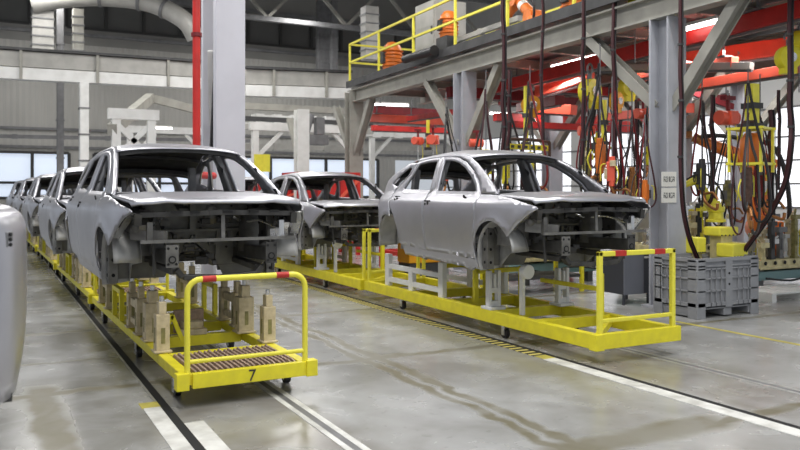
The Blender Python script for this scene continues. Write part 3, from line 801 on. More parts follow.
# ---------------------------------------------------------------- sedan body cut by the frame (local: rear at y=0, length along +y)
def near_sedan():
    t = thing('car_body', 'blurred rear corner of a silver car body cut off by the picture edge', 'car body', (-.70, 3.86, ZB), math.radians(2.2), GC)
    hw = pchip([0, .03, .1, .22, .5, 1.2, 3.4, 3.9, 4.3, 4.45], [.66, .74, .81, .855, .885, .90, .90, .86, .74, .55])
    ins = pchip([.14, .3, .55, .8, .92, .98, 1.02, 1.035], [-.05, -.02, 0, 0, -.004, -.02, -.06, -.12])
    ys = [0, .03, .06, .1, .16, .22, .35, .5, .8, 1.2, 1.8, 2.4, 3, 3.4, 3.7, 3.9, 4.1, 4.3, 4.4, 4.45]
    zs = [.14, .22, .3, .42, .55, .68, .8, .87, .92, .95, .98, 1.0, 1.02, 1.035]
    for sd in (-1, 1):
        m = MB()
        m.grid(lambda u, v: (sd * (hw(ys[round(u * 19)]) + ins(zs[round(v * 13)])), ys[round(u * 19)] - (ins(zs[round(v * 13)]) * .5 if u < .3 else 0), zs[round(v * 13)]), 19, 13)
        m.build('side_panel', SILVER, t, smooth=60, solid=.02)
        m = MB(); m.box((sd * .775, .075, .885), (.05, .02, .075), Matrix.Rotation(sd * .9, 3, 'Z')); l = m.build('tail_lamp_recess', SILVER_IN, t, bevel=.006)
        q = MB()
        for z in (.862, .885, .908): q.disc((sd * .784, .066, z), (sd * .7, -.7, 0), .009, .004)
        q.build('fixing_hole', HOLE, l)
        m = MB(); m.bar((sd * .70, .9, 1.0), (sd * .56, 1.7, 1.38), .09, .05); m.bar((sd * .56, 1.7, 1.38), (sd * .57, 2.7, 1.42), .09, .05); m.bar((sd * .57, 2.7, 1.42), (sd * .74, 3.5, 1.0), .09, .05); m.bar((sd * .74, 2.2, 1.0), (sd * .58, 2.3, 1.4), .1, .05)
        m.build('window_pillar', SILVER, t)
    m = MB(); m.grid(lambda u, v: ((2 * u - 1) * (hw(1.0 * v) - .11), 1.0 * v + .03, 1.035 + .02 * (1 - (2 * u - 1) ** 2)), 12, 8); m.build('trunk_lid', SILVER, t, smooth=60, solid=.02)
    m = MB(); m.grid(lambda u, v: ((2 * u - 1) * (hw(3.4 + 1.0 * v) - .11), 3.4 + 1.0 * v, 1.035 - .08 * v + .03 * (1 - (2 * u - 1) ** 2)), 12, 8); m.build('hood', SILVER, t, smooth=60, solid=.02)
    m = MB(); m.grid(lambda u, v: ((2 * u - 1) * .58, 1.65 + 1.1 * v, 1.39 + .04 * v + .05 * (1 - (2 * u - 1) ** 2)), 12, 8); m.build('roof_panel', SILVER, t, smooth=60, solid=.02)
    m = MB(); m.grid(lambda u, v: ((2 * u - 1) * .64, -.02 * (1 - (2 * u - 1) ** 2), .2 + .83 * v), 10, 6); m.build('rear_panel', SILVER, t, smooth=60, solid=.02)
    m = MB(); m.bx(-.8, .8, .2, 4.0, .12, .16); m.build('floor_pan', BAY, t)
# ---------------------------------------------------------------- steel columns under the mezzanine
XC = 9.32
GCOL = 'mezzanine columns'
COLY = (8.52, 14.37, 20.7)
def column(x, y, h, lab, braces=(), mt=None, w=.42, d=.38, web='X'):
    t = thing('steel_column', lab, 'column', (x, y, 0), 0, GCOL)
    mt = mt or COLG
    m = MB(); m.ibeam((0, 0, .02), (0, 0, h), w, d, .035, .03, Vector((0, 1, 0))); m.bx(-w * .7, w * .7, -d * .7, d * .7, 0, .03); m.build('shaft', mt, t, bevel=.004)
    for (p0, p1) in braces:
        b = MB(); b.ibeam(p0, p1, .16, .20, .02, .02, Vector((1, 0, 0))); b.build('knee_brace', BEAMG, t)
    return t
ZDK = 4.30
TH = .035; MY1 = 20.9
def MZ(dx, y): return XC + dx - TH * (MY1 - y)
def on_mezz(o):
    # the platform runs slightly askew to the hall: turn about its far corner
    c_, s_ = math.cos(-TH), math.sin(-TH); p = o.location - Vector((XC, MY1, 0))
    o.location = Vector((XC + c_ * p.x - s_ * p.y, MY1 + s_ * p.x + c_ * p.y, o.location.z)); o.rotation_euler.z -= TH
    return o
c1 = column(MZ(.07, COLY[0]), COLY[0], ZDK, 'tall grey steel column behind the grey crate, with two paper notices',
            [((0, .15, 3.0), (0, 1.75, ZDK + .05)), ((0, -.15, 2.95), (0, -2.1, ZDK + 1.0))], None, .37)
c2 = column(MZ(0, COLY[1]), COLY[1], ZDK, 'light grey steel column rising behind the roof of the square-railed car',
            [((0, .15, 2.75), (0, 1.6, ZDK)), ((0, -.15, 2.75), (0, -1.35, ZDK))], COLG, .36)
c3 = column(XC, COLY[2], ZDK + .3, 'steel column at the far corner of the mezzanine', [((0, -.15, 2.8), (0, -1.2, ZDK)), ((0, .15, 2.8), (0, 1.3, ZDK))], BEAMG)
for x, y, l in ((XC, 25.0, 'slim grey column standing beyond the mezzanine end, before the back windows'), (12.15, 11.3, 'grey column behind the hanging yellow cage, dark braces at its head'),
                (13.4, 16.8, 'grey column deep under the mezzanine between the hoses'), (14.6, 14.2, 'second grey column deep under the mezzanine'), (15.2, 12.2, 'grey column behind the orange robot')):
    column(x, y, ZDK + .2, l, [((0, .15, 2.9), (0, 1.5, ZDK)), ((0, -.15, 2.9), (0, -1.5, ZDK))] if x > 11 else [((0, .1, 2.8), (0, 1.2, ZDK))], COLG if x > 11 else WHITEP)
# paper notices fixed on the near column
for i, (z0, lab) in enumerate(((1.80, 'upper paper notice on the near grey column'), (1.565, 'lower paper notice on the near grey column'))):
    yf = COLY[0] - .19; NX = MZ(.07, COLY[0])
    m = MB(); m.bx(NX - .32, NX - .03, yf - .012, yf, z0, z0 + .215); p = m.build('paper_notice', PAPER); tag(p, lab, 'notice', 'notices on the column')
    m = MB()
    for k, (x, w_) in enumerate(((-.285, .03), (-.245, .035), (-.185, .02), (-.15, .035), (-.105, .035))):
        a0, b0, h_ = NX + x, z0 + .07, .07
        m.bx(a0, a0 + .009, yf - .014, yf - .012, b0, b0 + h_)
        for q in ((0, 1) if k % 2 else (.5, 1)): m.bx(a0, a0 + w_, yf - .014, yf - .012, b0 + h_ * q - .005, b0 + h_ * q + .005)
        m.bx(a0 + w_ - .009, a0 + w_, yf - .014, yf - .012, b0, b0 + h_ * (1 if k % 3 else .5))
    m.build('lettering', INK, p)
# ---------------------------------------------------------------- mezzanine
t = thing('mezzanine_platform', 'grey steel mezzanine running along the square-railed carriers above the hanging guns', 'mezzanine', (0, 0, 0)); on_mezz(t)
Y0, Y1 = 4.4, 20.9
m = MB(); m.ibeam((XC, Y0, ZDK + .18), (XC, Y1, ZDK + .18), .24, .36, .03, .02); m.build('edge_beam', BEAMG, t)
m = MB(); m.bx(XC - .16, XC - .13, Y0, Y1, ZDK + .43, ZDK + .62); m.build('toe_board', DKGREY, t)
m = MB(); m.bx(XC - .14, 15.5, Y0, Y1, ZDK + .50, ZDK + .58); m.build('deck', MIDGREY, t)
for x in (11.6, 13.6, 15.4):
    m = MB(); m.ibeam((x, Y0, ZDK + .25), (x, Y1, ZDK + .25), .2, .34, .03, .02); m.build('inner_beam', BEAMG, t)
for k in range(9):
    y = 5.0 + k * 1.95
    m = MB(); m.ibeam((XC + .1, y, ZDK + .36), (15.4, y, ZDK + .36), .12, .2, .02, .014); m.build('joist', BEAMG, t)
ZM = ZDK + .58
t = thing('guard_railing', 'yellow tube guard railing along the mezzanine edge', 'railing', (XC - .1, 0, ZM)); on_mezz(t)
for k in range(8):
    y = Y1 - .15 - k * 2.05
    m = MB(); m.bar((0, y, 0), (0, y, 1.12), .05); m.build('railing_post', YELR, t)
for z, nm in ((1.10, 'top_rail'), (.58, 'middle_rail')):
    m = MB(); m.bar((0, Y0, z), (0, Y1 - .12, z), .05); m.bar((0, Y1 - .15, z), (3.2, Y1 - .15, z), .05); m.build(nm, YELR, t)
t = thing('guard_railing', 'short inner yellow railing behind the cabinets on the mezzanine', 'railing', (XC + 2.6, 0, ZM)); on_mezz(t)
for k in range(5):
    y = 19.5 - k * 2.6
    m = MB(); m.bar((0, y, 0), (0, y, 1.12), .06); m.build('railing_post', YELR, t)
for z in (1.10, .58):
    m = MB(); m.bar((0, 9, z), (0, 19.5, z), .06); m.build('rail', YELR, t)
# things on the mezzanine
t = thing('control_cabinet', 'tall pale grey control cabinet standing on the mezzanine', 'cabinet', (MZ(.75, 17.0), 17.0, ZM))
m = MB(); m.bx(-.35, .55, -.5, .5, .05, 1.55); m.build('body', DUCT, t, bevel=.015)
m = MB(); m.bx(-.365, -.35, -.46, .46, .15, 1.48); d = m.build('door', DUCT, t); m = MB(); m.bx(-.39, -.365, -.40, -.36, .7, .9); m.build('handle', DKGREY, d)
def motor_unit(p, lab, mt=ORANGE, s=1.0, grp='orange drive units on the mezzanine', ped=0):
    t = thing('drive_unit', lab, 'drive unit', p, 0, grp)
    m = MB(); m.bx(-.25 * s, .25 * s, -.3 * s, .3 * s, .0, .12 * s + ped); m.build('base', DKGREY, t, bevel=.01)
    o_ = Vector((0, 0, ped))
    m = MB(); m.lathe((0, 0, .12 * s + ped), [(.26 * s, 0), (.28 * s, .3 * s), (.24 * s, .62 * s), (.15 * s, .75 * s), (.05 * s, .78 * s)], 18); m.build('housing', mt, t, smooth=40)
    m = MB()
    for k in range(5): m.lathe((0, 0, ped + (.22 + .1 * k) * s), [(.285 * s, 0), (.30 * s, .015 * s), (.285 * s, .03 * s)], 18)
    m.each('cooling_fin', ORANGE, t, smooth=40)
    m = MB(); m.bx(-.34 * s, -.24 * s, -.1 * s, .1 * s, ped + .3 * s, ped + .6 * s); m.build('terminal_box', DKGREY, t, bevel=.01)
motor_unit((MZ(.35, 15.7), 15.7, ZM), 'orange drive unit standing before the pale control cabinet', s=.8, ped=.35)
motor_unit((MZ(0.4, 18.9), 18.9, ZM), 'orange drive unit near the far end of the mezzanine railing', s=1.0)
motor_unit((MZ(1.3, 12.5), 12.5, ZM), 'orange drive unit lying beyond the middle rail posts', s=.7)
motor_unit((MZ(0.5, 11.2), 11.2, ZM), 'orange drive unit above the dark red beam', s=.9)
motor_unit((MZ(0.3, 9.6), 9.6, ZM), 'orange drive unit at the upper edge of the picture', s=1.0)
m = MB(); rx = MZ(-.28, 15.5); m.cyl((rx, 15.3, ZM + .02), (rx - .04, 16.6, ZM + .02), .10, 16); m.cyl((rx, 15.25, ZM + .02), (rx, 15.3, ZM + .02), .12, 16); tag(m.build('rubber_roller', BLACK, smooth=40), 'black roller sticking out under the pale control cabinet', 'roller')
def robot(p, rz, lab, s=1.0, a1=.35, a2=-1.2, mt=ORANGE, grp='orange welding robots', band=True):
    t = thing('welding_robot', lab, 'robot', p, rz, grp)
    m = MB(); m.lathe((0, 0, 0), [(.34 * s, 0), (.34 * s, .08 * s), (.26 * s, .12 * s), (.25 * s, .34 * s)], 20); m.build('base', mt, t, smooth=40)
    m = MB(); m.lathe((0, 0, .34 * s), [(.29 * s, 0), (.31 * s, .18 * s), (.25 * s, .30 * s)], 20); m.box((.1 * s, 0, .6 * s), (.42 * s, .36 * s, .34 * s)); m.build('turret', mt, t, smooth=35, bevel=.02)
    S = Vector((.18 * s, 0, .66 * s)); E_ = S + Vector((math.sin(a1), 0, math.cos(a1))) * 1.0 * s
    m = MB()
    m.cyl(S, E_, .17 * s, 16, .13 * s); m.cyl(S + Vector((0, -.22 * s, 0)), S + Vector((0, .22 * s, 0)), .2 * s, 18); m.cyl(E_ + Vector((0, -.19 * s, 0)), E_ + Vector((0, .19 * s, 0)), .17 * s, 18)
    la = m.build('lower_arm', mt, t, smooth=40)
    if band:
        b = MB(); b.cyl(S.lerp(E_, .55), S.lerp(E_, .72), .158 * s, 16, .152 * s); b.build('white_band', WHITEP, la, smooth=40)
    d2 = Vector((math.sin(a1 - a2), 0, math.cos(a1 - a2))); W = E_ + d2 * .9 * s
    m = MB(); m.cyl(E_ - d2 * .25 * s, E_ + d2 * .3 * s, .16 * s, 16, .13 * s); m.cyl(E_ + d2 * .3 * s, W, .11 * s, 16, .08 * s); m.build('upper_arm', mt, t, smooth=40)
    m = MB(); m.cyl(W, W + d2 * .12 * s, .075 * s, 14); m.box(W + d2 * .2 * s, (.1 * s, .3 * s, .1 * s)); m.bar(W + d2 * .2 * s + Vector((0, -.14 * s, 0)), W + d2 * .55 * s + Vector((0, -.12 * s, 0)), .05 * s); m.bar(W + d2 * .2 * s + Vector((0, .14 * s, 0)), W + d2 * .55 * s + Vector((0, .02 * s, 0)), .05 * s); m.build('wrist_tool', COPPER, t, smooth=40)
    m = MB(); m.tube([S + Vector((-.2 * s, .2 * s, -.4 * s)), S + Vector((-.35 * s, .25 * s, .3 * s)), E_ + Vector((-.2 * s, .25 * s, .2 * s)), E_ + d2 * .5 * s + Vector((0, .2 * s, .2 * s)), W + Vector((0, .1 * s, .05 * s))], .035 * s, 8, 6); m.build('hose_pack', BLACK, t, smooth=60)
    return t
robot(atX(400, 46, XC + 3.2).xyz * 0 + Vector((MZ(1.1, 13.2), 13.2, ZM)), 1.5, 'orange robot arm folded on the mezzanine behind the railing', .8, .9, -1.3)
# ---------------------------------------------------------------- red overhead rails and girders
GR = 'red overhead rails'
def rail(p0, p1, w, h, mt, lab, hang=True, prof='box'):
    t = thing('overhead_rail', lab, 'crane rail', p0, 0, GR)
    q = Vector(p1) - Vector(p0); m = MB()
    if prof == 'I': m.ibeam((0, 0, 0), q, w, h, .03, .02)
    else: m.bar((0, 0, 0), q, w, h)
    m.build('rail_beam', mt, t, bevel=.006)
    m = MB(); m.bar(Vector((0, 0, -h / 2 - .02)), q + Vector((0, 0, -h / 2 - .02)), w * .35, .04); m.build('running_strip', MIDGREY, t)
    if hang:
        for k in (.1, .5, .9):
            b = MB(); c = q * k + Vector((0, 0, h / 2)); b.cyl(c, c + Vector((0, 0, .28)), .02, 8); b.box(c + Vector((0, 0, .02)), (w * 1.3, w * 1.3, .03)); b.build('hanger_rod', MIDGREY, t)
    return t
rail(atT(808, 8, 10.9), atT(498, 88, 18.9), .22, .25, RED, 'long dark red girder slanting down across the upper right')
rail(atT(800, 45, 13.5), atT(668, 63, 15.5), .22, .30, REDL, 'bright salmon-red girder right of the grey column', False)
rail(atT(735, 62, 13.2), atT(640, 74, 15.6), .16, .18, REDL, 'lower salmon-red girder running behind the grey column')
rail(atT(800, 68, 12.3), atT(690, 86, 14.6), .15, .16, REDL, 'thin salmon-red rail under the two salmon girders', False)
rail(atT(588, 76, 16.5), atT(540, 92, 19.5), .3, .26, REDL, 'short salmon-red trolley rail behind the dark red girder', False)
rail(atT(574, 110, 17.5), atT(534, 108, 18.5), .22, .22, REDL, 'short bright red tube end before the yellow hoist pole', False)
rail(atY(500, 100, 17.5), atY(600, 104, 17.5), .2, .28, REDD, 'maroon cross girder behind the yellow hoists')
rail(atY(495, 117, 18.5), atY(690, 124, 18.5), .2, .22, RED, 'red cross girder low behind the hanging hoses')
rail(atY(368, 118, 21.5), atY(452, 122, 21.5), .2, .24, REDL, 'bright red cross girder left of the second column')
rail(atY(372, 110, 23), atY(450, 114, 23), .2, .25, REDD, 'maroon cross girder above the bright red one at the far bay')
rail(atY(448, 92, 16.5), atY(540, 97, 16.5), .2, .26, REDD, 'maroon girder behind the second column')
rail(atT(452, 112, 20), atT(408, 119, 24), .12, .14, RED, 'thin red rail left of the second column', False)
rail(atY(690, 92, 12.4), atY(732, 107, 12.4), .12, .14, REDD, 'small maroon bracket girder over the red hoist')
rail(atY(560, 88, 14.8), atY(655, 96, 14.8), .16, .2, RED, 'red cross girder passing behind the left knee brace')
rail(atY(640, 100, 13.2), atY(735, 98, 13.2), .14, .16, REDD, 'maroon cross girder right of the near column')
rail(atT(660, 72, 15), atT(628, 84, 18.5), .2, .2, RED, 'red rail end left of the near column', False)
rail(atY(500, 92, 20), atY(585, 95, 20), .2, .2, REDL, 'bright red cross rail high between the maroon hose packs')
rail(atY(508, 124, 16), atY(640, 130, 16), .16, .16, RED, 'low red cross rail above the roof of the square-railed car', False)
rail(atT(690, 108, 14.5), atT(600, 118, 19), .18, .18, REDL, 'red rail receding behind the near column below the cross girders', False)
rail(atY(372, 128, 26), atY(455, 131, 26), .2, .2, RED, 'farthest red cross girder above the middle car')
rail(atT(560, 100, 16), atT(520, 108, 19), .2, .2, REDD, 'maroon rail behind the amber balancer', False)
# whitish conveyor rail above
rail(atT(752, 66, 13.0), atT(600, 68, 15.2), .16, .12, DUCT, 'pale grey monorail between the red girders', False)
# ---------------------------------------------------------------- lit tubes
def lamp(p0, p1, lab):
    t = thing('fluorescent_lamp', lab, 'lamp', p0, 0, 'lit fluorescent lamps')
    q = Vector(p1) - Vector(p0); m = MB(); m.bar(Vector((0, 0, .075)), q + Vector((0, 0, .075)), .14, .05); m.build('housing', WHITEP, t)
    m = MB(); m.cyl((0, 0, .02), q + Vector((0, 0, .02)), .032, 10); m.build('tube', TUBE, t, smooth=40)
lamp(atT(676, 33, 12.8), atT(719, 22, 12.2), 'lit fluorescent lamp between near column and long red girder')
lamp(atT(552, 68, 17.5), atT(596, 57, 16.2), 'lit fluorescent lamp above the salmon-red trolley rail')
lamp(atT(614, 73, 15.5), atT(654, 71, 15.3), 'lit fluorescent lamp just left of the near column')
lamp(atY(532, 96, 19.0), atY(586, 98, 19.0), 'lit fluorescent lamp behind the yellow hoist')
lamp(atY(490, 114, 21), atY(526, 115, 21), 'lit fluorescent lamp low behind the second column')
lamp(atY(374, 105, 24), atY(408, 106, 24), 'lit fluorescent lamp above the bright red cross girder')
lamp(atY(244, 125, 30), atY(262, 126, 30), 'small lit lamp far behind the white column')
lamp(atY(146, 128, 30), atY(172, 129, 30), 'small lit lamp far behind the first roof')
lamp(atY(470, 98, 20), atY(484, 99, 20), 'small lit lamp right of the second column')
# ---------------------------------------------------------------- hanging hose packs
GH = 'hose packs hanging from the rails'
def hose(x, y0, y1, t_, lab, r=.035, sway=.05, loop=None):
    r *= .52; sway *= .4
    a, b = atT(x, y0, t_), atT(x + random.uniform(-1, 1), y1, t_)
    o = thing('hose_pack', lab, 'hose', b, 0, GH)
    n = 7; P = [a.lerp(b, i / n) + Vector((random.uniform(-sway, sway) * (0 < i), random.uniform(-sway, sway) * (0 < i), 0)) - b for i in range(n + 1)]
    if loop: P += [atT(*l) - b for l in loop]
    m = MB(); m.tube(P, r, 8, 5); m.build('outer_hose', HOSE, o, smooth=60)
    Q = [p + Vector((r * 1.3, -r * .8, 0)) for p in P]
    m = MB(); m.tube(Q, r * .55, 6, 5); m.build('cable', BLACK, o, smooth=60)
    m = MB()
    for i in range(2, n, 2): m.cyl(P[i] + Vector((0, 0, -.015)), P[i] + Vector((0, 0, .015)), r * 1.6, 10)
    m.each('clamp', DKGREY, o, smooth=40)
hose(503, -12, 150, 12.5, 'maroon hose pack hanging just right of the second column', .05)
hose(541, -12, 140, 13.0, 'thin maroon hose pack hanging above the windscreen of the square-railed car', .035)
hose(583, -12, 165, 12.0, 'dark hose pack hanging in front of the yellow hoist', .042)
hose(614, -12, 205, 12.5, 'maroon hose pack hanging left of the near column', .05)
hose(680, -12, 185, 10.7, 'dark hose pack running down beside the near column into the crate', .044, .03, [(683, 212, 10.8), (688, 236, 11.0), (694, 252, 11.15), (700, 266, 11.3)])
hose(790, -12, 150, 10.3, 'thick dark hose pack at the right edge of the picture', .052, .03, [(785, 180, 10.5), (774, 205, 10.8), (760, 228, 11.1), (746, 247, 11.3), (733, 266, 11.4)])
hose(509, 70, 160, 13.5, 'black hose hanging behind the maroon one near the second column', .045)
hose(620, 120, 190, 14.5, 'black hose hanging behind the maroon one near the near column', .04)
hose(712, 95, 200, 12.5, 'black cable bundle hanging right of the near column', .05)
hose(770, 110, 215, 11.5, 'dark cable bundle hanging right of the yellow cage', .06)
hose(778, 90, 190, 12.5, 'black cable strand hanging behind the orange robot', .035)
hose(636, 100, 215, 13.5, 'grey-black hose hanging just left of the notices', .05)
# ---------------------------------------------------------------- spring balancers, hoists and hanging weld guns
def balancer(x, y, t_, lab, mt=YELR, s=1.0):
    o = thing('spring_balancer', lab, 'balancer', atT(x, y, t_), random.uniform(-.5, .5), 'yellow spring balancers')
    m = MB(); m.lathe((0, -.1 * s, 0), [(.05 * s, 0), (.19 * s, .01 * s), (.20 * s, .05 * s), (.20 * s, .15 * s), (.19 * s, .19 * s), (.05 * s, .2 * s)], 20, Vector((0, 1, 0))); m.box((0, 0, -.2 * s), (.22 * s, .16 * s, .12 * s)); m.build('drum', mt, o, smooth=35)
    m = MB(); m.disc((0, -.105 * s, 0), (0, 1, 0), .08 * s, .01, 16); m.build('hub', CHROME, o)
    m = MB(); m.cyl((0, 0, .18 * s), (0, 0, .30 * s), .03 * s, 8); m.tube([(-.06 * s, 0, .3 * s), (-.06 * s, 0, .38 * s), (0, 0, .43 * s), (.06 * s, 0, .38 * s), (.06 * s, 0, .3 * s)], .018 * s, 6, 4); m.build('hook', MIDGREY, o, smooth=60)
    m = MB(); m.cyl((0, 0, -.26 * s), (0, 0, -1.1 * s), .008, 6); m.build('wire', MIDGREY, o)
balancer(590, 92, 13.8, 'yellow spring balancer with a bright hub below the trolley rail', YEL, 1.15)
balancer(628, 88, 14.4, 'yellow spring balancer half behind the left knee brace', YEL, .95)
balancer(788, 58, 10.8, 'big yellow spring balancer at the upper right by the thick hose', YEL, .85)
balancer(799, 40, 11.5, 'yellow spring balancer cut by the upper right edge', YEL, .7)
balancer(531, 105, 15.5, 'amber spring balancer on the yellow pole right of the second column', AMBER, .95)
balancer(616, 101, 13.8, 'amber balancer between the two yellow ones', AMBER, .8)
balancer(635, 8, 12.5, 'yellow balancer at the upper edge right of the first hoses', YEL, .8)
def pole(x, y0, y1, t_, lab, r=.035, mt=YELR):
    a, b = atT(x, y0, t_), atT(x, y1, t_); m = MB(); o = thing('hoist_pole', lab, 'hoist pole', b, 0, 'yellow hoist poles')
    m.bar((0, 0, 0), a - b, r * 2); m.build('mast', mt, o, bevel=.005)
    m = MB(); m.box((0, 0, .03), (r * 4, r * 4, .06)); m.box((0, 0, (a - b).z * .5), (r * 3, r * 3, .08)); m.each('collar', DKGREY, o)
pole(604, 100, 145, 13.5, 'thin yellow pole hanging right of the yellow balancer')
pole(526, 86, 145, 15.2, 'thin yellow pole hanging through the amber balancer')
pole(752, 84, 128, 11.2, 'thick yellow pole carrying the hanging cage', .07)
pole(428, 120, 150, 17.5, 'short yellow pole beyond the square-railed car roof', .03)
def hoist(x, y, t_, lab, s=1.0):
    o = thing('chain_hoist', lab, 'hoist', atT(x, y, t_), random.uniform(-.6, .9), 'red chain hoists')
    m = MB(); m.cyl((-.2 * s, 0, 0), (.16 * s, 0, 0), .11 * s, 16); m.box((0, 0, .0), (.16 * s, .26 * s, .2 * s)); m.build('body', REDL, o, smooth=35, bevel=.01)
    m = MB(); m.cyl((0, 0, .1 * s), (0, 0, .32 * s), .03 * s, 8); m.box((0, 0, .3 * s), (.22 * s, .1 * s, .06 * s)); m.build('trolley', REDD, o)
    m = MB(); m.cyl((0, 0, -.1 * s), (0, 0, -.6 * s), .012 * s, 6); m.build('chain', CHROME, o)
    m = MB(); m.disc((.165 * s, 0, 0), (1, 0, 0), .07 * s, .01); m.build('cap', PAPER, o)
    m = MB(); m.tube([(.1 * s, -.05, -.1 * s), (.14 * s, -.06, -.35 * s), (.1 * s, -.05, -.55 * s)], .008, 6, 4); m.box((.1 * s, -.05, -.6 * s), (.05 * s, .04 * s, .12 * s)); m.build('pendant', YEL, o)
hoist(728, 118, 11.8, 'bright red chain hoist hanging from the maroon bracket girder')
hoist(643, 114, 13.2, 'red hoist hanging left of the near column head', .8)
hoist(433, 140, 17.5, 'red hoist over the rear of the square-railed car', 1.0)
hoist(418, 141, 17.5, 'orange-red hoist beside the pale yellow box over the square-railed car', .8)
hoist(477, 143, 16.5, 'red hoist just right of the second column', .8)
hoist(587, 131, 14.2, 'red hoist above the weld guns', .8)
# hanging yellow cage
t = thing('hanging_cage', 'yellow bar cage with an orange unit inside, hanging from the thick pole', 'cage', atT(751, 164, 11.2), .3)
m = MB()
for x in (-.22, .22):
    for y in (-.22, .22): m.bar((x, y, -.12), (x, y, .52), .035)
for z in (0, .5):
    for s in (-1, 1): m.bar((-.26, s * .22, z), (.26, s * .22, z), .035); m.bar((s * .22, -.26, z), (s * .22, .26, z), .035)
m.build('cage_bars', YELR, t)
m = MB(); m.lathe((0, 0, .02), [(.14, 0), (.16, .1), (.15, .32), (.08, .42)], 16); m.build('orange_unit', ORANGE, t, smooth=40)
m = MB(); m.disc((0, -.16, .2), (0, 1, 0), .06, .02); m.build('white_disc', PAPER, t)
m = MB(); m.bar((0, 0, .5), (0, 0, .62), .16); m.build('top_block', BROWN, t)
# square yellow ring frame over the square-railed car roof
t = thing('gun_ring_frame', 'dark and yellow hoop frame hanging just above the square-railed car roof', 'frame', atT(528, 150, 14.5), .2)
m = MB(); m.tube([(-.6, 0, -.18), (-.6, 0, .1), (-.5, 0, .18), (.5, 0, .18), (.6, 0, .1), (.6, 0, -.18)], .03, 8, 4); m.build('hoop', BROWN, t, smooth=60)
m = MB(); m.bar((-.55, 0, .05), (.55, 0, .05), .04, .10); m.bar((-.5, .05, -.1), (.5, .05, -.1), .03, .06); m.build('cross_bar', YEL, t)
m = MB()
for k in range(6): m.box((-.45 + k * .18, -.03, .05), (.06, .03, .05))
m.each('clip', DKGREY, t)
def weld_gun(x, y, t_, lab, rz=0, s=1.0, mt=COPPER, body=ORANGE, up=1.2):
    o = thing('weld_gun', lab, 'weld gun', atT(x, y, t_), rz, 'hanging spot-weld guns'); R_ = random.Random(int(x * 7 + y))
    m = MB(); m.box((.02 * s, 0, .06 * s), (.14 * s, .11 * s, .34 * s)); m.cyl((0, 0, .32 * s), (0, 0, -.2 * s), .055 * s, 12); m.build('transformer', body, o, smooth=35, bevel=.012)
    m = MB(); m.box((.10 * s, 0, .02 * s), (.05 * s, .16 * s, .18 * s)); m.box((-.02 * s, .07 * s, .2 * s), (.1 * s, .04 * s, .1 * s)); m.build('valve_block', R_.choice((DKGREY, MIDGREY, CREAM)), o, bevel=.006)
    m = MB(); m.tube([(0, 0, -.2 * s), (-.08 * s, 0, -.40 * s), (-.30 * s, 0, -.52 * s), (-.34 * s, 0, -.42 * s)], .026 * s, 8, 5); m.build('electrode_arm', mt, o, smooth=60)
    m = MB(); m.tube([(.04 * s, 0, -.15 * s), (-.02 * s, 0, -.26 * s), (-.24 * s, 0, -.25 * s), (-.34 * s, 0, -.36 * s)], .022 * s, 8, 5); m.build('electrode_arm', mt, o, smooth=60)
    m = MB(); m.tube([(-.08 * s, .1 * s, .15 * s), (-.12 * s, .14 * s, 0), (-.08 * s, .1 * s, -.15 * s)], .012 * s, 6, 4); m.tube([(.12 * s, -.08 * s, .2 * s), (.2 * s, -.1 * s, .15 * s), (.2 * s, -.1 * s, -.1 * s)], .012 * s, 6, 4); m.each('handle', YELR, o, smooth=60)
    for k in range(5):
        a = R_.uniform(0, 6.3); w_ = R_.uniform(.12, .30) * s; dx, dy = w_ * math.cos(a), w_ * math.sin(a); zt = R_.uniform(.7, 1.3) * up * s; zb = R_.uniform(-.45, -.05) * s
        m = MB(); m.tube([(R_.uniform(-.05, .05), 0, zt), (dx * .4, dy * .4, zt * .65), (dx, dy, .3 * s), (dx * 1.15, dy * 1.15, zb), (dx * .5, dy * .5, zb - .15 * s), (0, 0, -.05 * s)], R_.uniform(.010, .02) * s, 6, 6); m.build('hose', R_.choice((BLACK, BLACK, HOSE, BLACK, DKGREY, REDD)), o, smooth=60)
    m = MB(); m.cyl((0, 0, .3 * s), (0, 0, (up + .5) * s), .010, 6); m.build('suspension_wire', MIDGREY, o)
gs = [(600, 160, 12.6, 'orange weld gun hanging over the square-railed car windscreen pillar', .4, 1.1, ORANGE), (588, 165, 13.6, 'olive weld gun hanging behind the square-railed car windscreen pillar', 1.6, .95, OLIVE),
      (612, 175, 12.2, 'red-orange weld gun left of the hanging grey hose', 2.3, .9, REDL), (598, 148, 14.6, 'yellow weld gun hanging highest in the cluster', 2.8, .9, YEL),
      (632, 185, 12.6, 'brown weld gun hanging left of the paper notices', 1.0, .9, COPPER), (645, 195, 11.6, 'orange weld gun half behind the near column', .3, .7, ORANGE),
      (486, 168, 13.6, 'yellow weld gun seen through the windscreen of the square-railed car', .2, 1.0, YEL), (505, 172, 14.4, 'yellow weld gun at the middle of the square-railed car windscreen', 1.1, 1.1, YEL),
      (530, 172, 13.8, 'yellow weld gun low in the square-railed car windscreen opening', 2.0, 1.1, YEL), (446, 172, 15.0, 'weld gun seen through the front door window of the square-railed car', .5, .9, REDL),
      (702, 178, 11.8, 'dark weld gun right of the near column', 1.5, .9, DKGREY), (748, 190, 11.0, 'weld gun with brown body hanging under the yellow cage', .8, 1.0, BROWN),
      (760, 185, 12.0, 'maroon weld gun behind the yellow cage', 2.2, 1.0, REDD), (728, 196, 12.5, 'olive weld gun in front of the pale cabinet', 2.9, .8, OLIVE), (648, 158, 13.0, 'small yellow weld gun peeping out left of the near column', .6, .6, YEL)]
for a in gs: weld_gun(a[0], a[1], a[2], a[3], a[4], a[5], COPPER, a[6])
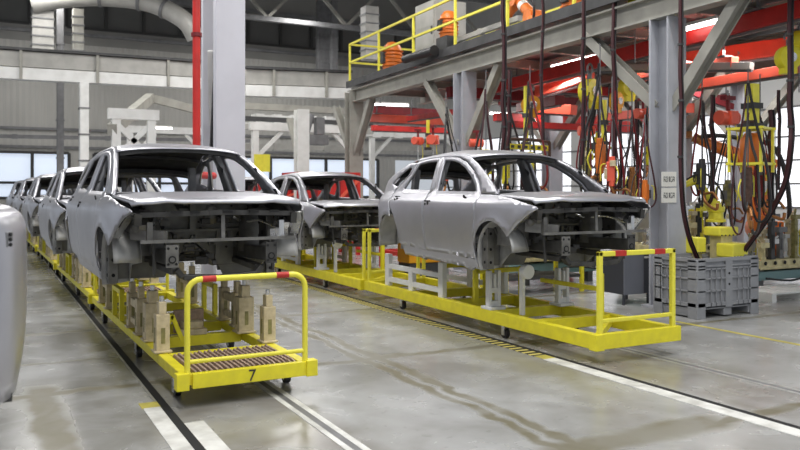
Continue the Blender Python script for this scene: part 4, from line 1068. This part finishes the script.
# ---------------------------------------------------------------- right foreground: crate, cabinet, pallet
def crate(loc, rz):
    t = thing('pallet_box', 'large grey plastic pallet box with ribbed sides standing before the column', 'crate', loc, rz)
    W, D, H = 1.18, .74, .80
    m = MB(); th = .03
    m.bx(0, W, 0, th, .14, H - .03); m.bx(0, W, D - th, D, .14, H - .03); m.bx(0, th, 0, D, .14, H - .03); m.bx(W - th, W, 0, D, .14, H - .03); m.bx(0, W, 0, D, .12, .16); m.build('walls', CRATE, t)
    m = MB()
    o = .025
    for x0 in (0, W):
        for y0 in (0, D):
            sx, sy = (1 if x0 == 0 else -1), (1 if y0 == 0 else -1)
            P = [(-o, -o), (.14, -o), (.14, -.002), (-.002, -.002), (-.002, .14), (-o, .14)]
            m.mark(); m.prism(P, lambda a, b: Vector((x0 + sx * a, y0 + sy * b, 0)), lambda a, b: Vector((x0 + sx * a, y0 + sy * b, H)))
    m.each('corner_post', CRATE, t, bevel=.006)
    m = MB()
    for z, h in ((.16, .05), (.36, .018), (.53, .018), (.66, .02), (.70, .02), (.77, .05)):
        m.bx(0, W, -o, 0, z, z + h); m.bx(-o, 0, 0, D, z, z + h); m.bx(0, W, D, D + o, z, z + h); m.bx(W, W + o, 0, D, z, z + h)
    for x in (.24, .34, .44, .78, .88, .98): m.bx(x, x + .014, -o, 0, .16, .68)
    m.bx(.53, .66, -o - .004, 0, .14, H - .02)
    for y in (.26, .38, .50, .62, .72): m.bx(-o, 0, y, y + .014, .16, .68)
    m.build('ribs', CRATE, t)
    m = MB()
    for x in (.0, .52, W - .16): m.bx(x, x + .16, 0, D, .02, .12)
    m.each('runner', CRATE, t, bevel=.01)
    m = MB()
    for z in (.45, .60): m.disc((.595, -.03, z), (0, 1, 0), .016)
    m.build('rivet_hole', HOLE, t)
    m = MB(); m.bx(.03, W - .03, .03, D - .03, .16, .64); m.build('dark_contents', DKGREY, t)
c = atZ(697, 319.5); crate((c.x, c.y, 0), 0)
t = thing('tool_cabinet', 'slate grey sheet steel cabinet on legs left of the grey crate', 'cabinet', (0, 0, 0))
c = atZ(618, 306); t.location = (c.x + .11, c.y, 0)
m = MB(); m.bx(0, .54, 0, .5, .16, .80); m.build('body', CABD, t, bevel=.006)
m = MB(); m.bx(0, .40, -.012, 0, .16, .80); m.build('front_panel', CAB, t)
for x in (.02, .52):
    for y in (.02, .48):
        m = MB(); m.bx(x - .015, x + .015, y - .015, y + .015, 0, .17); m.build('leg', CABD, t)
m = MB(); m.bx(.42, .52, -.01, 0, .70, .73); m.build('label_strip', PAPER, t)
def pallet(loc, lab):
    t = thing('pallet', lab, 'pallet', loc); m = MB()
    for k in range(5): m.bx(0, 1.5, k * .155, k * .155 + .12, .12, .145)
    m.each('deck_board', WHITEP, t)
    m = MB()
    for x in (0, .7, 1.4): m.bx(x, x + .1, 0, .74, 0, .12)
    m.each('bearer', WHITEP, t)
pallet((10.75, 8.1, 0), 'pale low pallet on the floor at the right edge beside the crate')
# cream and yellow welding jig behind the crate
def jig(loc, L, D, lab, seed, h=.62):
    t = thing('welding_jig', lab, 'jig', loc, 0, 'welding jigs behind the crate'); R_ = random.Random(seed)
    m = MB(); m.bx(0, L, 0, D, h - .14, h); m.bx(0, L, -.02, 0, h - .16, h - .10); m.build('table', YCREAM, t, bevel=.008)
    m = MB(); m.bx(.05, L - .05, .05, D - .05, .2, h - .2); m.build('base_frame', TEAL, t)
    for x in (.15, L - .15):
        for y in (.15, D - .15):
            m = MB(); m.bx(x - .06, x + .06, y - .06, y + .06, 0, h - .14); m.build('leg', MIDGREY, t)
    m = MB(); m.mi(0)
    for k in range(int(L * 4)): m.disc((.12 + k * .25, -.022, h - .05), (0, 1, 0), .035)
    m.build('bore', HOLE, t)
    for k in range(int(L * 13)):
        x = R_.uniform(.08, L - .08); y = R_.uniform(.06, D - .1); hh = R_.uniform(.12, .75); mt = R_.choice((YCREAM, WHITEP, YEL, OLIVE, CREAM, MIDGREY, DKGREY, CHROME)); q = R_.uniform(.6, 1)
        m = MB(); m.bx(x - .06, x + .06, y - .05, y + .05, h, h + .04); m.bx(x - .04, x + .04, y - .04, y + .04, h, h + hh); m.box((x, y - .03, h + hh), (R_.uniform(.10, .30), .10, .10 * q)); m.bar((x, y, h + hh), (x + R_.uniform(-.16, .16), y - .05, h + hh + R_.uniform(.05, .22)), .03); m.cyl((x, y - .05, h + hh * .3), (x, y - .05, h + hh * .7), .022, 8); m.build('clamp_unit', mt, t, bevel=.005)
    m = MB(); m.tube([(.1, -.05, h - .3), (L * .3, -.08, h - .36), (L * .6, -.06, h - .28), (L - .1, -.08, h - .34)], .02, 6, 5); m.build('air_hose', BLACK, t, smooth=60)
    return t
jig((9.95, 9.6, 0), 2.3, 1.2, 'cream welding jig with clamps right behind the grey crate', 3, .80)
jig((11.6, 8.98, 0), 2.4, .65, 'cream welding jig at the right edge below the orange robot', 8, .55)
jig((8.6, 11.6, 0), 1.8, 1.2, 'welding jig table behind the slate cabinet', 12, .6)
for (x, y, t_, w_, h_, l) in ((721, 231, 11.6, .40, .13, 'bright yellow clamp cover on the jig behind the crate, upper of two'), (732, 250, 11.4, .32, .20, 'bright yellow clamp cover just over the rim of the crate'), (694, 245, 11.6, .18, .24, 'yellow block beside the near column')):
    p = atT(x, y, t_); o = thing('clamp_cover', l, 'cover', p, 0, 'yellow covers on the jigs'); m = MB(); m.box((0, 0, 0), (w_, .3, h_)); m.build('shell', YELR, o, bevel=.02); m = MB()
    for k in range(5): m.box((-w_ / 2 + (k + .5) * w_ / 5, -.152, -h_ * .42), (.02, .01, .02))
    m.each('bolt_head', DKGREY, o); m = MB(); m.bx(-w_ * .3, w_ * .3, -.1, .1, -p.z + .73, -h_ / 2); m.build('pedestal', YCREAM, o)
robot((13.25, 9.95, .2), 2.4, 'big orange robot with a white band standing at the right picture edge', 1.25, .05, -1.1)
robot((13.6, 12.4, 0), 3.6, 'orange robot deeper under the mezzanine right of the cage', 1.1, .3, -1.4)
robot(atT(716, 222, 11.9) , 2.6, 'small yellow jig arm standing behind the crate', .42, .5, -1.5, YELR, None, False)
m = MB(); m.bx(0, .9, 0, .5, 0, 1.95); m.bx(.03, .87, -.012, 0, .1, 1.9); m.bx(.78, .81, -.03, -.01, .95, 1.1); p = atZ(706, 268); tag(m.build('switch_cabinet', DUCT, loc=(10.6, 10.8, 0), bevel=.01), 'pale grey switch cabinet behind the yellow jig arm', 'cabinet')
# red fixtures in the bays beyond the square-railed line
def red_frame(loc, W, D, H, lab, seed):
    t = thing('red_fixture', lab, 'fixture', loc, 0, 'red tooling fixtures'); R_ = random.Random(seed)
    m = MB(); m.bx(0, W, 0, .06, .35, H); m.build('panel', RED, t, bevel=.01)
    m = MB()
    for x in (0, W):
        for y in (0, D): m.bx(x - .05, x + .05, y - .05, y + .05, 0, H)
    for z in (.35, H - .05): m.bx(0, W, D - .05, D + .05, z - .05, z + .05); m.bx(-.05, .05, 0, D, z - .05, z + .05); m.bx(W - .05, W + .05, 0, D, z - .05, z + .05)
    m.build('frame', RED, t)
    m = MB()
    for k in range(int(W * 3)): x = .1 + k * .33; m.bx(x, x + .07, -.06, 0, .4, H - .05)
    m.each('stiffener', REDD, t)
    m = MB(); m.bar((0, -.03, .5), (W, -.03, H - .2), .08); m.build('diagonal', REDL, t)
red_frame((7.2, 19.5, 0), 1.7, 1.2, 2.25, 'red steel fixture standing behind the middle car', 1)
red_frame((8.0, 15.2, 0), 1.6, 1.0, 1.72, 'red steel fixture seen through the door windows of the square-railed car', 2)
red_frame((9.9, 13.3, 0), 1.2, .8, 1.7, 'red fixture behind the windscreen of the square-railed car', 4)
red_frame((6.9, 26.0, 0), 3.0, 1.2, 2.1, 'farthest red fixture beyond the last middle car', 5)
t = thing('plastic_bin', 'orange-yellow plastic bin on the floor behind the square rails', 'bin', (7.1, 13.2, 0))
m = MB(); m.bx(0, .75, 0, .5, .35, .95); m.build('tub', AMBER, t, bevel=.02)
m = MB(); m.bx(-.02, .77, -.02, .52, .93, .97)
for z in (.5, .65, .8): m.bx(-.01, .76, -.015, 0, z, z + .015)
m.build('rim', AMBER, t); m = MB(); m.bx(.02, .73, .02, .48, .0, .34); m.build('stand', DKGREY, t)
t = thing('floor_rack', 'dark rack of parts on the floor beyond the square-railed carrier', 'rack', (7.5, 10.6, 0))
m = MB()
for x in (0, 1.6):
    for y in (0, .7): m.bx(x - .03, x + .03, y - .03, y + .03, 0, 1.0)
m.each('upright', YEL, t)
for z in (.25, .62): m = MB(); m.bx(0, 1.6, 0, .7, z, z + .05); m.build('shelf', DKGREY, t)
# ---------------------------------------------------------------- left and back: ducts, columns, pipes
t = thing('box_column', 'massive lavender-white building column behind the roof of the first car', 'column', (3.86, 14.1, 0))
m = MB(); m.bx(-.27, .27, -.10, .10, 0, 12.9); m.build('front_flange', COLW, t, bevel=.01)
m = MB(); m.bx(-.08, .08, .10, .85, 0, 12.9); m.build('web', DUCT, t)
m = MB(); m.bx(-.27, .27, .85, 1.0, 0, 12.9); m.build('rear_flange', COLW, t)
for a, b, mt in (((-.3, .2, 4.3), (-.12, .8, 3.0), WHITEP), ((-.2, .45, 2.4), (-.14, .3, 4.4), BLACK)):
    m = MB(); m.bar(a, b, .09); m.build('brace', mt, t)
p = atY(196.5, 140, 12.6)
t = thing('red_pipe', 'red vertical pipe just left of the massive white column', 'pipe', (p.x, 12.6, 0))
m = MB(); m.tube([(.5, .9, 2.0), (.12, .35, 2.0), (0, .05, 2.02), (0, 0, 2.2), (0, 0, 5), (0, 0, 9)], .062, 14, 4); m.build('riser', RED, t, smooth=40)
m = MB()
for z in (2.4, 4.2, 6.2): m.cyl((0, 0, z), (0, 0, z + .06), .085, 16)
m.each('collar', REDD, t, smooth=40)
def girder(p0, p1, lab):
    t = thing('duct_girder', lab, 'girder', p0, 0, 'pale girders in front of the back wall'); q = Vector(p1) - Vector(p0)
    m = MB(); m.bar((0, 0, 0), q, .5, .42); m.build('lower_box', WHITEP, t, bevel=.01)
    m = MB(); m.bar((0, 0, .52), q + Vector((0, 0, .52)), .4, .55); m.build('tray', DUCT, t)
    m = MB(); m.bar((0, -.1, .86), q + Vector((0, -.1, .86)), .5, .09); m.build('top_edge', DKGREY, t)
    m = MB(); n_ = max(2, int(q.length / 2.4))
    for k in range(n_): c_ = q * ((k + .5) / n_); m.bar(c_ + Vector((0, -.27, -.2)), c_ + Vector((0, -.27, .85)), .1)
    m.each('rib', BEAMG, t)
girder(atY(-20, 72, 31), atY(200, 84, 31), 'pale boxed girder across the left, in front of the back wall')
girder(atY(244, 91, 29), atY(349, 94, 29), 'pale boxed girder between the white column and the mezzanine')
t = thing('service_beam', 'grey service beam and pipes below the middle girder', 'beam', atY(244, 106, 28))
for k, (dz, r) in enumerate(((0, .12), (-.45, .08), (-.75, .10))):
    m = MB(); m.bar((0, 0, dz), (5.2, 0, dz), r * 2); m.build('pipe_run', (BEAMG, DKGREY, DUCT)[k], t)
def vduct(x0, x1, y0, y1, Y, lab, mt=DUCT, d=.6, z0=None):
    a, b = atY(x0, y0, Y), atY(x1, y1, Y); t = thing('vertical_duct', lab, 'duct', (a.x, Y, b.z if z0 is None else z0)); h = a.z - t.location.z
    m = MB(); m.bx(0, b.x - a.x, 0, d, 0, h); m.build('shaft', mt, t, bevel=.02)
    m = MB()
    for k in range(1, 6): z = h * k / 6; m.bx(-.03, b.x - a.x + .03, -.03, d + .03, z, z + .05)
    m.each('flange', MIDGREY, t)
vduct(32, 54, 0, 55, 33, 'square pale duct dropping onto the left girder')
vduct(57, 64, 6, 230, 34.5, 'dark slim column left of the white post', MIDGREY, .3, 0)
vduct(73, 84, 8, 60, 34, 'pale column above the left girder', BEAMG, .4)
vduct(80, 89, 82, 230, 30, 'white post standing under the left girder', WHITEP, .4, 0)
vduct(366, 379, 5, 60, 27, 'pale round-topped duct behind the mezzanine railing', DUCT, .5)
for (xa, xb, Y, l) in ((332, 338, 36, 'grey wall stanchion at the middle of the back wall'), (318, 330, 37, 'grey wall stanchion left of the middle one')):
    vduct(xa, xb, 0, 75, Y, l, MIDGREY, .3)
t = thing('air_duct', 'thick pale round duct along the upper left corner', 'duct', (0, 0, 0))
P = [atY(32, 4, 33), atY(60, -1, 32.8), atY(100, -3, 32.5), atY(140, 1, 32), atY(165, 9, 31.5), atY(186, 22, 31), atY(196, 38, 31)]
m = MB(); m.tube(P, .36, 16, 5); m.build('pipe', DUCT, t, smooth=60)
m = MB()
for k in (2, 3, 4): d = (P[k + 1] - P[k - 1]).normalized(); m.cyl(P[k] - d * .06, P[k] + d * .06, .40, 16)
m.each('joint_ring', MIDGREY, t, smooth=40)
# portals of the bay behind the first cars
def portal(loc, W, H, lab, rz=0):
    t = thing('steel_portal', lab, 'portal frame', loc, rz, 'pale steel portals in the hall')
    for x in (0, W): m = MB(); m.bar((x, 0, 0), (x, 0, H), .22); m.build('post', WHITEP, t)
    m = MB(); m.bar((-.2, 0, H + .05), (W + .2, 0, H + .05), .27, .28); m.build('head_beam', WHITEP, t)
    for a, b in (((.1, 0, H - 1), (1.0, 0, H - .1)), ((W - .1, 0, H - 1), (W - 1.0, 0, H - .1))): m = MB(); m.bar(a, b, .14); m.build('brace', WHITEP, t)
p = atY(116, 128, 22); portal((p.x, 22, 0), .9, 3.75, 'pale portal frame over the rear of the first car')
for k, (x0, Y, W, H, l) in enumerate(((255, 27, 4.0, 4.0, 'pale portal frame before the back windows in the middle'), (372, 33, 5.0, 4.4, 'pale portal frame seen left of the square-railed car roof'), (130, 33, 3.2, 4.2, 'pale portal frame behind the massive column'))):
    p = atY(x0, 150, Y); portal((p.x, Y, 0), W, H, l)
m = MB(); p = atY(112, 130, 21.9); q = atY(150, 98, 27); m.bar(p, q, .24, .3); m.bar(atY(150, 98, 27), atY(205, 112, 27), .2, .26); tag(m.build('conveyor_beam', BEAMG), 'pale conveyor beam slanting up above the first car', 'beam')
m = MB(); p = atY(314, 140, 26); m.box(p, (.9, .5, .35)); m.cyl(p + Vector((-.3, 0, .2)), p + Vector((-.1, 0, .9)), .12, 12); m.box(p + Vector((.2, 0, .5)), (.3, .3, .6)); tag(m.build('lifting_unit', MIDGREY, smooth=30), 'blue-grey lifting unit by the columns before the back windows', 'lift unit')
m = MB(); p = atY(262, 163, 24); m.box(p, (.5, .08, .55)); tag(m.build('yellow_sign_panel', YELR), 'small yellow panel right of the massive white column', 'panel')
# long crossing beams and pipes behind, under the roof of the line
for k, (a, b, w_, mt, l) in enumerate(((atY(195, 146, 35), atY(480, 150, 35), .25, DUCT, 'pale pipe run across the back above the lower windows'), (atY(-10, 136, 38), atY(250, 141, 38), .16, MIDGREY, 'dark pipe run on the back wall at left'),
    (atY(250, 118, 34), atY(352, 122, 34), .3, WHITEP, 'pale beam behind the middle girder'), (atY(340, 132, 30), atY(470, 136, 30), .3, WHITEP, 'pale beam behind the far red girders'), (atT(402, 60, 22), atT(520, 18, 15), .1, DUCT, 'thin pale pipe over the mezzanine'))):
    m = MB(); m.bar(a, b, w_); 
    n_ = 6
    for i in range(n_): c_ = a.lerp(b, (i + .5) / n_); m.box(c_, (w_ * 1.3, w_ * 1.3, w_ * 1.3))
    tag(m.build('pipe_run', mt), l, 'pipe', 'pipe runs')
# ---------------------------------------------------------------- place carriers and bodies
CL, CR, PITCH = 1.89, 5.78, 5.5
ZB = .62
LY = math.radians(.9)      # the left line runs a little askew
def lx(Y): return CL - math.sin(LY) * (Y - 7)
car0 = make_car()
GC = 'unpainted car bodies on the line'
car0['group'] = GC
car0.location = (lx(7.05), 7.05, ZB); car0.rotation_euler = (0, 0, LY + .014); car0['label'] = 'bare silver car body without front bumper on the yellow carrier numbered 7'
car_l = ['second silver car body in the carrier 7 line, right behind the body on carrier 7',
         'third silver car body in the receding carrier 7 line', 'fourth silver car body in the receding carrier 7 line',
         'last and farthest silver car body in the carrier 7 line']
for i, l in enumerate(car_l):
    Y = 7.05 + (PITCH + .15) * (i + 1)
    dup(car0, l, (lx(Y), Y, .52), LY, GC)
cr = dup(car0, 'silver five-door car body on the square-railed carrier beside the grey crate', (CR + .05, 6.46, ZB), math.radians(-2.1), GC); cr.scale = (.965, 1, 1)
dup(car0, 'silver car body between the two front cars, red seen through its windows', (CR + .08, 12.35, .47), 0, GC)
dup(car0, 'silver car body mostly hidden behind the two middle bodies', (CR + .05, 18.0, .47), 0, GC)
near_sedan()
GK = 'yellow skid carriers'
lc = left_carrier(); lc.location = (CL, 6.29, 0); lc.rotation_euler = (0, 0, LY); lc['label'] = 'yellow carrier with brown tread plate, rounded red-banded hoop and number 7'; lc['group'] = GK
for i in range(4):
    c = copy_tree(lc); Y = 6.29 + PITCH * (i + 1); c.location = (lx(Y), Y, 0)
    c['label'] = ['yellow carrier directly behind carrier 7 under the second body of the carrier 7 line', 'third yellow carrier along the dark floor slot on the left',
                  'fourth yellow carrier along the left slot', 'farthest yellow carrier at the end of the left slot'][i]
    for ch in list(c.children):
        if ch.name.startswith('carrier_number'): bpy.data.objects.remove(ch)
rc = right_carrier(); rc.location = (CR + .11, 5.98, 0); rc['label'] = 'yellow carrier with square red-banded end rail and white support posts'; rc['group'] = GK
dup(rc, 'yellow carrier under the middle body, its square rail against that of the next carrier', (CR + .08, 5.98 + PITCH, 0), 0, GK)
dup(rc, 'yellow carrier under the hidden third body of the square-railed line', (CR + .08, 5.98 + 2 * PITCH, 0), 0, GK)
# ---------------------------------------------------------------- camera and light
cam = bpy.data.cameras.new('camera'); co = bpy.data.objects.new('camera', cam); C.objects.link(co)
co.location = (0, 0, HCAM); co.rotation_euler = (PI / 2, 0, -YAW)
cam.sensor_width = 36; cam.lens = 36 * FOC / 800; cam.shift_y = -(225 - HOR) / 800
cam.clip_end = 200; cam.clip_start = .05
cam.dof.use_dof = True; cam.dof.focus_distance = 8.5; cam.dof.aperture_fstop = 2.4
sc = bpy.context.scene; sc.camera = co
w = bpy.data.worlds.new('daylight'); sc.world = w; w.use_nodes = True
bg = w.node_tree.nodes['Background']; bg.inputs[0].default_value = (.86, .92, 1, 1); bg.inputs[1].default_value = .58
for x, y, e in ((0, 4, 462), (0, 13, 462), (0, 23, 550), (7, 4, 462), (7, 13, 462), (7, 25, 462), (16, 8, 550), (16, 20, 550), (4, -1, 330), (2, 33, 462), (12, 33, 462)):
    area((x, y, 9.6), 1.2, 6, e)
for x, y in ((11.2, 9.5), (11.2, 14), (11.2, 18.5), (14, 12), (14, 17)): area((x, y, 4.15), .3, 2.4, 75)
sc.view_settings.view_transform = 'Standard'; sc.view_settings.look = 'None'; sc.view_settings.exposure = 0; sc.view_settings.gamma = 1
sc.cycles.use_denoising = True
sc.cycles.max_bounces = 6
sc.cycles.sample_clamp_indirect = 6
